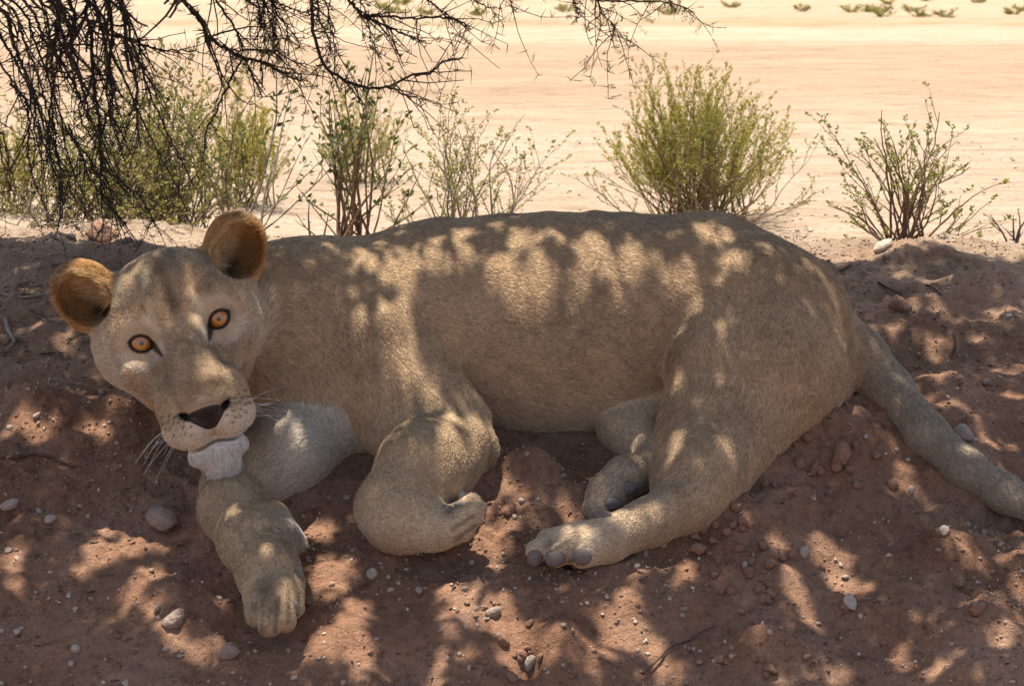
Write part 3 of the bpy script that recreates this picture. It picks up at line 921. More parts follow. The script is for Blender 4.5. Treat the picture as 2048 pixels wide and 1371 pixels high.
pl = ramp(nt, tex(1.6, 6, .62, mp.outputs[0]), [(.25, (.35, .262, .185)), (.5, (.39, .298, .214)), (.75, (.43, .335, .247))])
pl = mixc(nt, .6, pl, ramp(nt, tex(14.0, 8, .75, mp.outputs[0]), [(.34, (.58, .50, .42)), (.5, (1, 1, 1)), (.75, (1.08, 1.08, 1.08))]), 'MULTIPLY')
pl = mixc(nt, .8, pl, ramp(nt, tex(5.0, 12, .82, mp.outputs[0]), [(.36, (.52, .43, .34)), (.46, (.92, .9, .87)), (.55, (1, 1, 1)), (.75, (1.1, 1.1, 1.1))]), 'MULTIPLY')
pl = mixc(nt, .65, pl, ramp(nt, tex(38.0, 6, .7), [(.36, (.50, .41, .33)), (.46, (1, 1, 1)), (.75, (1.08, 1.06, 1.05))]), 'MULTIPLY')
# old dry mud and a strip of thin grass far out on the plain
mr = nt.nodes.new('ShaderNodeMapRange'); mr.inputs[1].default_value = 10; mr.inputs[2].default_value = 30; nt.links.new(sp.outputs[1], mr.inputs[0])
wob = nt.nodes.new('ShaderNodeMath'); wob.operation = 'MULTIPLY_ADD'; nt.links.new(tex(.9, 6, .7), wob.inputs[0]); wob.inputs[1].default_value = .16; nt.links.new(mr.outputs[0], wob.inputs[2])
band = ramp(nt, wob.outputs[0], [(.12, (1, 1, 1)), (.30, (.86, .81, .75)), (.50, (.86, .81, .75)), (.60, (1.06, 1.05, 1.03)), (.68, (1.04, 1.03, 1.0)), (.73, (.78, .79, .66)), (.80, (.95, .93, .88)), (1, (.98, .95, .90))])
pl = mixc(nt, 1.0, pl, band, 'MULTIPLY')
f = nt.nodes.new('ShaderNodeMath'); f.operation = 'MULTIPLY_ADD'; nt.links.new(tex(4.0, 3), f.inputs[0]); f.inputs[1].default_value = .7; nt.links.new(sp.outputs[1], f.inputs[2])
fr = nt.nodes.new('ShaderNodeMapRange'); fr.inputs[1].default_value = 4.55; fr.inputs[2].default_value = 5.6; nt.links.new(f.outputs[0], fr.inputs[0])
nt.links.new(mixc(nt, fr.outputs[0], red, pl), b.inputs['Base Color'])
b.inputs['Roughness'].default_value = .95
b.inputs['Specular IOR Level'].default_value = .12
bp0 = N(nt, 'ShaderNodeBump', Strength=.8, Distance=.018); nt.links.new(tex(45.0, 6, .7), bp0.inputs['Height'])
bp = N(nt, 'ShaderNodeBump', Strength=.8, Distance=.008); nt.links.new(tex(150.0, 5, .7), bp.inputs['Height']); nt.links.new(bp0.outputs[0], bp.inputs['Normal'])
bp2 = N(nt, 'ShaderNodeBump', Strength=.5, Distance=.002); nt.links.new(speck.outputs['Distance'], bp2.inputs['Height'])
nt.links.new(bp.outputs[0], bp2.inputs['Normal']); nt.links.new(bp2.outputs[0], b.inputs['Normal'])
ground = tag(mesh_obj('ground', GV, GF, m), kind='structure')
sel = (np.abs(GX) < 3.0), (GY > 1.5) & (GY < 60)
I2 = I[sel[1]][:, sel[0]]
gf2 = np.stack([I2[:-1, :-1], I2[:-1, 1:], I2[1:, 1:], I2[1:, :-1]], -1).reshape(-1, 4)
used = np.unique(gf2); rem = np.zeros(len(GV), int); rem[used] = np.arange(len(used))
GBVH = BVHTree.FromPolygons(GV[used].tolist(), rem[gf2].tolist())
def gpoint(u, v):
    h = cast(GBVH, u, v); return None if h[0] is None else (np.array(h[0]), np.array(h[1]))
def visible_ground(u, v):
    a = cast(LBVH, u, v); g_ = cast(GBVH, u, v)
    if g_[0] is None or (a[0] is not None and a[3] < g_[3]): return None
    return np.array(g_[0]), np.array(g_[1])
def gz_at(x, y):
    h = GBVH.ray_cast(Vector((x, y, 5)), Vector((0, 0, -1)))
    return h[0][2] if h[0] is not None else float(ground_base(np.array([x]), np.array([y]))[0])
print('ground bvh', round(time.time() - T0, 1))

# ------------------------------------------------------------------ plants
def leaf_mat(name, c1, c2, trans=.35):
    m, nt, b, out = new_mat(name)
    oi = nt.nodes.new('ShaderNodeNewGeometry')
    col = ramp(nt, oi.outputs['Random Per Island'], [(0.0, c1), (1.0, c2)])
    nt.links.new(col, b.inputs['Base Color']); b.inputs['Roughness'].default_value = .6; b.inputs['Specular IOR Level'].default_value = .2
    tr = nt.nodes.new('ShaderNodeBsdfTranslucent'); nt.links.new(col, tr.inputs[0])
    mx = nt.nodes.new('ShaderNodeMixShader'); mx.inputs[0].default_value = trans
    nt.links.new(b.outputs[0], mx.inputs[1]); nt.links.new(tr.outputs[0], mx.inputs[2]); nt.links.new(mx.outputs[0], out.inputs[0])
    return m
def bark_mat(name, c1, c2):
    m, nt, b, out = new_mat(name)
    oi = nt.nodes.new('ShaderNodeNewGeometry')
    nz = N(nt, 'ShaderNodeTexNoise', Scale=60.0, Detail=4.0); nt.links.new(oi.outputs['Position'], nz.inputs['Vector'])
    nt.links.new(ramp(nt, nz.outputs[0], [(.3, c1), (.7, c2)]), b.inputs['Base Color'])
    b.inputs['Roughness'].default_value = .85; b.inputs['Specular IOR Level'].default_value = .2
    return m
BARK_DARK = bark_mat('thorn_bark', (.030, .022, .018), (.075, .055, .045))
BARK_GREY = bark_mat('grey_twig', (.16, .125, .10), (.30, .25, .20))
BARK_BROWN = bark_mat('brown_twig', (.12, .070, .045), (.24, .155, .10))
BARK_STRAW = bark_mat('straw_stem', (.17, .14, .05), (.30, .25, .10))
LEAF_YELLOW = leaf_mat('yellow_green_leaf', (.24, .205, .022), (.38, .33, .06), .4)
LEAF_GREEN = leaf_mat('fresh_green_leaf', (.14, .155, .022), (.27, .27, .05), .4)
LEAF_DARK = leaf_mat('lance_leaf', (.045, .070, .015), (.11, .14, .035), .3)
LEAF_PALE = leaf_mat('pale_leaf', (.20, .19, .045), (.35, .315, .10), .4)
LEAF_CROWN = leaf_mat('crown_leaf', (.05, .06, .025), (.09, .10, .04), .12)
LEAF_DRY = leaf_mat('dry_leaf', (.13, .05, .03), (.22, .09, .05), .2)

def leaf_mesh(leaves):
    """leaves: (point, direction, length, width)"""
    P = np.array([l[0] for l in leaves]); D = np.array([l[1] for l in leaves]); n = len(P)
    ln = np.array([l[2] for l in leaves])[:, None]; wd = np.array([l[3] for l in leaves])[:, None]
    D /= np.linalg.norm(D, axis=1, keepdims=True) + 1e-9
    R = RNG.normal(0, 1, (n, 3)); S = np.cross(D, R); S /= np.linalg.norm(S, axis=1, keepdims=True) + 1e-9
    U = np.cross(S, D)
    V = np.stack([P, P + D * ln * .5 + S * wd + U * wd * .35, P + D * ln, P + D * ln * .5 - S * wd + U * wd * .35], 1).reshape(-1, 3)
    return V, np.arange(n * 4).reshape(n, 4)

def grow(p, d, length, r, lev, S, segs, leaves):
    n = max(3, int(length / S['step'])); st = length / n
    for i in range(n):
        t = i / n
        d = d + np.array([random.gauss(0, S['wob']), random.gauss(0, S['wob']), random.gauss(0, S['wob']) + S['trop']])
        d = d / math.sqrt(d @ d)
        q = p + d * st
        segs.append((p, q, r * (1 - .75 * t), r * (1 - .75 * (t + 1 / n))))
        if lev < S['levels'] and t > S['bare'] and random.random() < S['br']:
            a = random.uniform(0, 2 * math.pi)
            e = np.array([math.cos(a), math.sin(a), random.uniform(-.2, .5)])
            cd = d * S['along'] + e * (1 - S['along']); cd /= math.sqrt(cd @ cd)
            grow(q, cd, length * (1 - t * .6) * S['ratio'] * random.uniform(.6, 1.2), r * (1 - .6 * t) * .6, lev + 1, S, segs, leaves)
        if lev >= S['leaf_lev'] and t > S['leaf_from']:
            for _ in range(S['leaf_n']):
                if random.random() > S['leaf_p']: continue
                a = random.uniform(0, 2 * math.pi)
                e = np.array([math.cos(a), math.sin(a), random.uniform(-.3, .8)])
                leaves.append((q - d * st * random.random(), d * .6 + e, S['ll'] * random.uniform(.6, 1.3), S['lw'] * random.uniform(.7, 1.2)))
        p = q

BROOM = dict(step=.03, wob=.07, trop=.05, levels=2, br=.65, bare=.12, along=.70, ratio=.45, leaf_lev=1, leaf_from=.15, leaf_n=10, leaf_p=.9, ll=.0095, lw=.0019)
WOODY = dict(step=.026, wob=.13, trop=.04, levels=2, br=.55, bare=.25, along=.55, ratio=.45, leaf_lev=1, leaf_from=.1, leaf_n=7, leaf_p=.85, ll=.0085, lw=.0024)
LANCE = dict(step=.03, wob=.06, trop=.02, levels=1, br=.24, bare=.3, along=.62, ratio=.40, leaf_lev=0, leaf_from=.3, leaf_n=2, leaf_p=.7, ll=.024, lw=.0050)
WISPY = dict(step=.03, wob=.10, trop=.02, levels=2, br=.6, bare=.05, along=.6, ratio=.45, leaf_lev=1, leaf_from=.05, leaf_n=9, leaf_p=.8, ll=.0095, lw=.0028)
BARE = dict(step=.03, wob=.16, trop=.02, levels=2, br=.40, bare=.15, along=.5, ratio=.45, leaf_lev=3, leaf_from=0, leaf_n=0, leaf_p=0, ll=.01, lw=.003)

def shrub(name, label, cat, u, y, stems, S, bark, leafm, r=.004, group=None, spread=.04):
    """stems: (tip u, tip v) pixels the main stems lean towards, all rooted at one base"""
    d = FWD + (u - 1024) / FPX * RIGHT
    x = (u - 1024) / FPX * (y / math.cos(PITCH)) * 1.0
    base = np.array([x, y, gz_at(x, y) - .01])
    root = empty(name, base, label, cat, group)
    for (tu, tv, dy) in stems:
        tip = at(tu, tv, y + dy)
        b0 = np.array([random.gauss(0, spread), random.gauss(0, spread * .6), 0])
        v = tip - base - b0; ln = math.sqrt(v @ v)
        segs, leaves = [], []
        grow(b0, v / ln, ln * random.uniform(.92, 1.03), r * random.uniform(.7, 1.2), 0, S, segs, leaves)
        V, F = tubes(segs, 3)
        br = mesh_obj('branch', V, F, bark, root)
        if leaves:
            V, F = leaf_mesh(leaves)
            tag(mesh_obj('leaves', V, F, leafm, br, smooth=False), kind='stuff')
    return root
def fan(n, u0, u1, top, side, y_sp=.25, ragged=40):
    """tips of a bush outline: from u0 to u1, highest in the middle"""
    o = []
    for i in range(n):
        t = (i + random.uniform(.1, .9)) / n
        e = abs(2 * t - 1) ** 2.2
        o.append((u0 + (u1 - u0) * t, top + (side - top) * e + abs(random.gauss(0, ragged)), random.uniform(-y_sp, y_sp)))
    return o

shrub('broom_shrub', 'dense yellow-green broom shrub behind the hips of the lioness', 'shrub', 1390, 7.8, fan(85, 1190, 1600, 170, 340, .30, 50), BROOM, BARK_STRAW, LEAF_YELLOW, .0038, None, .07)
shrub('woody_shrub', 'low woody grey-green shrub spilling from the foot of the dense broom shrub', 'shrub', 1400, 7.45, fan(24, 1140, 1640, 190, 400, .25, 50), WOODY, BARK_BROWN, LEAF_GREEN, .0045, None, .06)
shrub('woody_shrub', 'open green shrub with bare brown twigs growing on the bank crest above the tail', 'shrub', 1800, 5.35, fan(34, 1655, 1995, 245, 410, .16, 55) + [(1800, 185, 0), (1960, 250, .05)], WOODY, BARK_BROWN, LEAF_GREEN, .0042, None, .03)
shrub('woody_shrub', 'sparse pale grey shrub with tiny leaves rising behind the shoulders of the lioness', 'shrub', 910, 6.1, fan(26, 790, 1125, 195, 350, .2, 55), WOODY, BARK_GREY, LEAF_PALE, .0042, None, .06)
shrub('lance_leaf_shrub', 'brown-stemmed shrub with dark lance leaves behind the neck of the lioness', 'shrub', 715, 5.7, fan(20, 590, 870, 130, 350, .14, 70) + [(645, 120, 0), (760, 60, .05), (600, 330, .1)], LANCE, BARK_BROWN, LEAF_DARK, .0048, None, .05)
shrub('lance_leaf_shrub', 'long straight-stemmed leafy shrub behind the raised ear of the lioness', 'shrub', 505, 5.55, [(372, 70, 0), (655, 120, .05), (560, 150, .1), (470, 260, -.05), (705, 230, 0), (420, 330, .05), (640, 260, .1), (800, 240, .1)], LANCE, BARK_GREY, LEAF_DARK, .0042, None, .03)
shrub('broom_shrub', 'yellow broom shrub seen between the two ears of the lioness, out on the sunny plain', 'shrub', 480, 8.2, fan(50, 390, 585, 210, 310, .25, 40), BROOM, BARK_STRAW, LEAF_YELLOW, .0034, None, .06)
shrub('broom_shrub', 'small yellow broom shrub behind the dark lance-leaf shrub', 'shrub', 725, 9.0, fan(42, 630, 825, 210, 300, .25, 40), BROOM, BARK_STRAW, LEAF_YELLOW, .0034, None, .06)
shrub('broom_shrub', 'yellow broom shrub behind the thickest curtain of hanging thorn branches', 'shrub', 40, 8.0, fan(50, -80, 140, 265, 360, .25, 40), BROOM, BARK_STRAW, LEAF_YELLOW, .0034, None, .06)
shrub('wispy_bush', 'tall wispy pale-leaved bush among the hanging thorn branches', 'bush', 310, 5.9, fan(54, 110, 500, 120, 330, .22, 90), WISPY, BARK_GREY, LEAF_PALE, .0040, None, .07)
shrub('wispy_bush', 'tangled low pale bush at the crest above the tilted ear of the lioness', 'bush', 190, 5.6, fan(34, 20, 420, 230, 410, .18, 60), WISPY, BARK_BROWN, LEAF_PALE, .0036, None, .07)
shrub('dead_shrub', 'leafless tangle of grey twigs on the crest beneath the thorn branches', 'dead shrub', 70, 5.35, fan(12, -40, 220, 330, 440, .12, 30), BARE, BARK_GREY, None, .0034, None, .06)
shrub('dead_shrub', 'short bare brown sticks at the foot of the dark lance-leaf shrub', 'dead shrub', 650, 5.35, [(625, 395, 0), (660, 420, 0), (700, 380, .03), (590, 430, 0), (740, 400, 0)], BARE, BARK_BROWN, None, .0036, None, .03)
shrub('dead_shrub', 'small gnarled dark dead shrub on the bare plain past the tail', 'dead shrub', 2025, 6.9, [(2000, 405, 0), (2035, 395, .05), (2060, 410, 0), (2015, 430, 0)], BARE, BARK_DARK, None, .006, None, .02)
shrub('dead_shrub', 'little forked dry sprig standing behind the rump of the lioness', 'dead shrub', 1585, 5.15, [(1600, 470, 0), (1578, 480, .02), (1612, 462, 0)], BARE, BARK_BROWN, None, .003, None, .01)
TUFT = dict(BROOM, levels=1, step=.05, ll=.03, lw=.004, leaf_lev=0)
for i in range(34):
    tu = random.uniform(760, 2080); tv = random.choice((random.uniform(-14, 10), random.uniform(20, 36), random.uniform(-14, 30)))
    y = 1.05 / math.tan(PITCH + math.atan((tv - 685.5) / FPX)) if False else None
    d = FWD + (tu - 1024) / FPX * RIGHT - (tv - 685.5) / FPX * UP
    if d[2] > -.02: continue
    t = (1.5 - .45) / -d[2]; P0 = CAM + d * t
    root = empty('dry_tuft', (P0[0], P0[1], .44), 'low dry grey tuft far out on the pale plain', 'dry tuft', 'dry tufts far out on the plain')
    segs, leaves = [], []
    for k in range(16):
        a = random.uniform(0, 6.28); e = np.array([math.cos(a) * .9, math.sin(a) * .9, random.uniform(.15, .6)]); e /= np.linalg.norm(e)
        grow(np.zeros(3), e, random.uniform(.06, .15), .003, 0, TUFT, segs, leaves)
    V, F = tubes(segs, 3); b_ = mesh_obj('stems', V, F, BARK_GREY, root); V, F = leaf_mesh(leaves); mesh_obj('leaves', V, F, LEAF_PALE, root, smooth=False)
print('shrubs', round(time.time() - T0, 1))

# ------------------------------------------------------------------ thorn tree: trunk beside the picture, limbs overhead, hanging branches
tree_base = np.array([-3.1, 5.4, gz_at(-2.9, 5.4) - .05])
tree = empty('thorn_tree', tree_base, 'thorn tree with dark spiny branches hanging over the bank and shading the lioness', 'tree')
def rel(p): return np.asarray(p) - tree_base
def spline(pts, n=6):
    pts = [np.asarray(p, float) for p in pts]
    pts = [pts[0] * 2 - pts[1]] + pts + [pts[-1] * 2 - pts[-2]]
    o = []
    for i in range(1, len(pts) - 2):
        for k in range(n):
            t = k / n; a, b_, c, d = pts[i - 1:i + 3]
            o.append(.5 * (2 * b_ + (c - a) * t + (2 * a - 5 * b_ + 4 * c - d) * t * t + (3 * b_ - a - 3 * c + d) * t ** 3))
    o.append(pts[-2])
    return o
trunk_top = np.array([-2.7, 5.2, 2.5])
V, F = tubes(poly_segs([rel(p) for p in spline([tree_base, (-3.0, 5.35, 1.3), (-2.85, 5.25, 1.9), trunk_top], 6)], .16, .11), 10)
mesh_obj('trunk', V, F, BARK_DARK, tree)
LIMBS = [[trunk_top, (-1.9, 5.1, 2.9), (-.9, 5.0, 3.2), (.1, 5.2, 3.5), (1.2, 5.3, 3.7)],
         [trunk_top, (-2.0, 4.6, 3.2), (-1.1, 4.1, 3.6), (-.1, 3.9, 3.9), (.8, 4.2, 4.1)],
         [trunk_top, (-2.2, 5.3, 2.75), (-1.6, 5.3, 2.7), (-.9, 5.25, 2.6), (-.3, 5.2, 2.55)],
         [trunk_top, (-2.6, 4.4, 3.3), (-2.4, 3.2, 3.8), (-1.9, 2.2, 4.1)]]
for lm in LIMBS:
    pts = spline(lm, 6)
    V, F = tubes(poly_segs([rel(p) for p in pts], .075, .022), 8); mesh_obj('limb', V, F, BARK_DARK, tree)
LIMB_PTS = np.array([p for lm in LIMBS[:3] for p in spline(lm, 8)])

def thorn_branch(pts, r0, r1, twigs=.5, thorns=.8, leafy=.12, dry=.02, thorn_len=.028, sub=7, upper=()):
    pts = list(upper) + spline(pts, sub)
    pts = [p + np.array([random.gauss(0, .0013), random.gauss(0, .003), random.gauss(0, .0013)]) for p in pts]
    segs = poly_segs([rel(p) for p in pts], r0, r1); th, lv, dr = [], [], []
    def add_thorns(p, d, r, L_):
        for s_ in (1, -1):
            e = np.cross(d, [random.gauss(0, 1), random.gauss(0, 1), random.gauss(0, 1)]); e /= np.linalg.norm(e) + 1e-9
            e = e + d * random.uniform(-.2, .3)
            th.append((p, p + e * L_ * random.uniform(.6, 1.25), max(r * .55, .0011), .0001))
    def add_leaf(p, d):
        a = np.array([random.gauss(0, 1), random.gauss(0, 1), random.gauss(-.4, .7)]); a /= np.linalg.norm(a); ln = random.uniform(.018, .034)
        tgt = dr if random.random() < .06 else lv
        side = np.cross(a, [random.gauss(0, 1), random.gauss(0, 1), random.gauss(0, 1)]); side /= np.linalg.norm(side) + 1e-9
        for k in range(7):
            q = p + a * ln * (k + 1) / 7
            for s_ in (1, -1): tgt.append((q, side * s_ + a * .5, .0065, .0012))
    for (a, b_, ra, rb) in list(segs):
        d = b_ - a; d = d / (np.linalg.norm(d) + 1e-9)
        if random.random() < thorns: add_thorns(b_, d, rb, thorn_len)
        if random.random() < leafy: add_leaf(b_, d)
        if random.random() < twigs:
            q = b_; e = d + np.array([random.gauss(0, .7), random.gauss(0, .5), random.gauss(-.25, .6)]); e /= np.linalg.norm(e)
            r = max(rb * .6, .0011)
            for k in range(random.randint(2, 6)):
                e = e + np.array([random.gauss(0, .15), random.gauss(0, .15), random.gauss(-.03, .15)]); e /= np.linalg.norm(e)
                q2 = q + e * random.uniform(.022, .038)
                segs.append((q, q2, r, r * .88)); r *= .88; q = q2
                if random.random() < .6: add_thorns(q, e, r, thorn_len * .8)
                if random.random() < leafy * 1.6: add_leaf(q, e)
    V, F = tubes(segs, 5); br = mesh_obj('branch', V, F, BARK_DARK, tree)
    if th: V, F = tubes(th, 3); tag(mesh_obj('thorns', V, F, BARK_DARK, br), kind='stuff')
    if lv: V, F = leaf_mesh(lv); tag(mesh_obj('leaflets', V, F, LEAF_PALE, br, smooth=False), kind='stuff')
    if dr: V, F = leaf_mesh(dr); tag(mesh_obj('dry_leaflets', V, F, LEAF_DRY, br, smooth=False), kind='stuff')
def hang(px, y0, y1, *a, up=True, **k):
    n = len(px); pts = [at(u, v, y0 + (y1 - y0) * i / (n - 1)) for i, (u, v) in enumerate(px)]
    upper = []
    if up:                                   # carry the branch up to the nearest limb in one bow
        p = pts[0]; q = LIMB_PTS[np.argmin(((LIMB_PTS - p - np.array([random.uniform(-.3, .25), 0, 0])) ** 2).sum(1))]
        d = p - pts[1]; d /= np.linalg.norm(d); m_ = p + d * .45
        upper = [q * (1 - t) ** 2 + 2 * m_ * t * (1 - t) + p * t * t for t in np.linspace(0, 1, 9)[:-1]]
    k['upper'] = upper
    thorn_branch(pts, *a, **k)
hang([(355, -12), (364, 0), (403, 45), (417, 73), (448, 95), (487, 115), (525, 126), (560, 144), (600, 162)], 4.9, 4.75, .0062, .0022, .35)
hang([(487, 115), (459, 165), (431, 224), (413, 263), (406, 322)], 4.85, 4.8, .0026, .0014, .3, up=False)
hang([(487, 112), (504, 150), (524, 194)], 4.85, 4.8, .0026, .0016, .2, up=False)
hang([(452, 96), (469, 102), (546, 102), (612, 135)], 4.85, 4.8, .0026, .0014, .4, up=False)
hang([(420, -20), (431, 0), (466, 49), (487, 102)], 4.9, 4.85, .0036, .0024, .3)
hang([(622, -10), (624, 20), (627, 62), (647, 128), (684, 157), (713, 171), (746, 175), (782, 171), (826, 150), (859, 146), (888, 124), (926, 116)], 4.7, 4.6, .0046, .0020, .12, .9, .04, thorn_len=.042, sub=4)
hang([(775, 173), (819, 193), (850, 200)], 4.62, 4.62, .0024, .001, .3, up=False)
hang([(690, -14), (698, 0), (728, 33), (760, 47), (804, 66), (848, 84)], 4.75, 4.7, .0044, .0016, .4)
hang([(728, 30), (775, 33), (826, 36), (888, 35), (910, 38), (943, 57)], 4.73, 4.7, .0030, .0013, .35, up=False)
hang([(830, -20), (860, 4), (895, 30), (935, 56)], 4.75, 4.7, .003, .0014, .3)
hang([(940, -14), (952, 2), (981, 15), (1005, 15)], 4.75, 4.7, .0024, .001, .2)
hang([(1010, -16), (1019, 0), (1032, 24)], 4.75, 4.7, .002, .001, .2)
hang([(1140, -20), (1147, 0), (1154, 18), (1158, 37)], 4.75, 4.7, .002, .001, .1)
hang([(1185, -20), (1195, 0), (1205, 29), (1224, 51), (1227, 70)], 4.75, 4.7, .0024, .001, .25, .5, .6)
hang([(1180, -6), (1213, 2), (1300, 3), (1345, 8), (1388, 24)], 4.75, 4.7, .0028, .001, .3, .6, .6)
hang([(176, -10), (172, 28), (182, 60), (184, 116), (191, 196), (200, 252), (201, 326), (203, 389), (217, 413), (252, 445)], 4.95, 4.85, .0058, .0020, .5)
hang([(217, -8), (224, 70), (219, 147), (229, 175), (214, 230), (199, 290)], 4.95, 4.9, .005, .0018, .5)
hang([(240, -10), (246, 10), (277, 84), (277, 116), (298, 158), (315, 193)], 4.9, 4.85, .0036, .0015, .5)
hang([(224, 72), (252, 75), (301, 95), (350, 102), (399, 103)], 4.9, 4.85, .0034, .0014, .5, up=False)
hang([(200, 330), (250, 370), (285, 400), (310, 450)], 4.85, 4.85, .0024, .0013, .4, up=False)
for i in range(19):
    u0 = -90 + 350 * (i / 19) + random.uniform(-20, 20)
    v1 = random.uniform(260, 455) if u0 < 120 else random.uniform(150, 430)
    px = [(u0 - 15, -14)]; u = u0; sl = random.uniform(.0, .62)
    for v in np.linspace(30, v1, 7):
        u += sl * (v1 / 7) + random.gauss(0, 9); px.append((u, v))
    ya = random.uniform(4.8, 5.15)
    hang(px, ya, ya - .1, random.uniform(.003, .0068), .0013, .20, .7, .06)
for i in range(8):
    u0 = random.uniform(-60, 150); v0 = random.uniform(120, 260); px = [(u0, v0)]; u = u0; v1 = random.uniform(380, 470)
    for v in np.linspace(v0 + 30, v1, 5):
        u += random.uniform(-8, 30); px.append((u, v))
    ya = random.uniform(4.85, 5.1)
    hang(px, ya, ya - .05, random.uniform(.002, .0035), .0012, .35, .75, .05, up=False)
for i in range(8):
    u0 = random.uniform(260, 720); px = [(u0 - 8, -14)]; u = u0; v1 = random.uniform(30, 120)
    for v in np.linspace(6, v1, 4):
        u += random.uniform(-4, 22); px.append((u, v))
    hang(px, 4.9, 4.85, random.uniform(.002, .0034), .001, .3, .8, .12)
print('tree', round(time.time() - T0, 1))

# the crown: leaves between the sun and the bank, open where the photograph shows sun flecks
LIT = [  # (u, v, half width, half height, turn) of sun flecks
 (745, 518, 42, 15, -38), (805, 568, 40, 15, -45), (835, 520, 56, 20, -22), (890, 482, 48, 22, 0), (930, 528, 22, 20, 0), (1000, 550, 28, 36, 20),
 (1018, 604, 26, 26, 0), (1076, 577, 22, 44, 0), (1031, 500, 32, 10, -15), (1010, 458, 18, 12, 0), (1060, 476, 24, 14, 0), (1180, 508, 30, 46, 30), (1110, 470, 22, 12, 0),
 (1262, 500, 32, 26, -20), (1320, 548, 44, 18, -20), (1256, 552, 30, 18, 0), (1383, 578, 36, 20, -10), (1150, 590, 18, 30, 0), (1215, 610, 24, 20, 0),
 (1431, 465, 40, 24, -15), (1472, 500, 24, 18, -45), (1455, 540, 18, 16, 0), (1546, 494, 26, 10, -40), (1662, 595, 12, 30, 55), (1690, 640, 10, 26, 70),
 (723, 606, 12, 26, 10), (746, 658, 12, 24, 20), (786, 626, 26, 16, -35), (818, 652, 14, 22, 20), (772, 686, 22, 14, 0), (810, 690, 16, 22, 0), (786, 725, 18, 18, 0), (822, 752, 34, 14, -35),
 (870, 798, 36, 12, -40), (905, 836, 40, 11, 0), (856, 864, 36, 12, 15), (1363, 636, 12, 26, -30), (1363, 766, 20, 14, 0), (1412, 814, 14, 18, 0), (1440, 727, 20, 12, 0), (1373, 872, 18, 20, 0), (1344, 920, 12, 16, 0), (1301, 982, 14, 14, 0), (1753, 746, 10, 26, 30),
 (270, 575, 34, 26, 0), (385, 600, 16, 18, 0), (330, 640, 16, 12, 0), (425, 750, 20, 30, 0), (490, 450, 40, 30, 0), (440, 480, 20, 20, 0), (160, 530, 22, 22, 0), (455, 985, 22, 34, -10),
 (540, 1100, 22, 14, 0), (950, 838, 40, 12, -10), (905, 860, 36, 12, -20), (960, 870, 22, 14, 0), (945, 1005, 18, 10, 0),
 (1310, 1035, 34, 16, 0), (1160, 1080, 40, 12, 0), (1290, 970, 14, 24, 0), (1210, 960, 22, 8, 0),
 # on the sand
 (250, 1080, 34, 60, -12), (310, 1150, 26, 44, -20), (190, 1110, 38, 40, 0), (160, 1260, 34, 50, 0), (260, 1200, 20, 28, 0), (330, 1240, 46, 20, -35), (420, 1310, 60, 18, -30), (30, 1120, 16, 60, 0), (40, 1190, 16, 40, 0),
 (230, 1340, 26, 30, 0), (640, 1060, 34, 34, 0), (670, 1140, 36, 56, -10), (690, 1240, 34, 60, -20), (620, 1300, 24, 50, -30), (720, 1330, 26, 34, 0), (950, 1130, 46, 34, -30), (910, 1200, 30, 40, 0),
 (990, 1070, 30, 46, 0), (1040, 1050, 26, 20, 0), (990, 1230, 70, 34, -30), (1060, 1320, 60, 34, 0), (930, 1290, 30, 26, 0), (880, 1330, 24, 30, 0), (1250, 1120, 16, 60, 20), (1240, 1240, 30, 70, -25), (1300, 1300, 26, 30, 0), (1170, 1290, 24, 30, 0),
 (1370, 1150, 20, 44, -30), (1010, 960, 34, 18, -20), (1070, 1000, 30, 14, -35), (1140, 1020, 26, 10, -30), (200, 850, 34, 24, -30), (240, 800, 24, 16, 0), (60, 850, 50, 20, 0), (110, 920, 24, 12, 0), (130, 700, 44, 8, 0), (60, 590, 60, 14, 0), (60, 660, 50, 8, 0), (40, 540, 40, 8, 0), (200, 640, 20, 10, 0),
 (1480, 1030, 22, 12, 0), (1560, 1090, 20, 22, 0), (1640, 1110, 18, 26, 0), (1700, 1170, 40, 16, -20), (1500, 1270, 30, 10, -14), (1690, 1140, 20, 20, 0), (1590, 1160, 20, 30, 0), (1930, 1090, 26, 30, 0), (2020, 1110, 40, 16, 20), (2030, 1180, 16, 26, 0), (1800, 1320, 26, 36, -20), (1880, 1330, 30, 34, -30), (1990, 1270, 30, 18, 0), (1660, 1350, 40, 14, 0), (1340, 1345, 26, 14, 0),
 (1790, 900, 20, 12, 0), (1760, 590, 40, 8, 0), (1650, 555, 40, 8, 0), (1850, 560, 60, 10, 0), (1960, 540, 80, 10, 0), (1830, 620, 30, 8, 0), (1900, 640, 40, 12, 0), (2000, 620, 40, 14, 0), (1770, 660, 34, 10, 0), (1860, 690, 30, 14, 0), (1960, 680, 30, 10, 0), (1820, 750, 34, 14, 0), (1900, 745, 28, 12, 0), (2010, 740, 30, 12, 0), (1890, 810, 34, 12, 0), (1960, 830, 24, 14, 0), (2030, 790, 20, 20, 0), (1990, 890, 40, 14, 0), (1930, 890, 20, 10, 0), (1860, 1010, 20, 12, 0), (1780, 975, 26, 10, 0), (2010, 960, 30, 12, 0)]
e1s = np.cross(np.array([0, 1.0, 0]), SUN); e1s /= np.linalg.norm(e1s)
if e1s[0] < 0: e1s = -e1s
e2s = np.cross(SUN, e1s)
if e2s[1] < 0: e2s = -e2s
spots = []
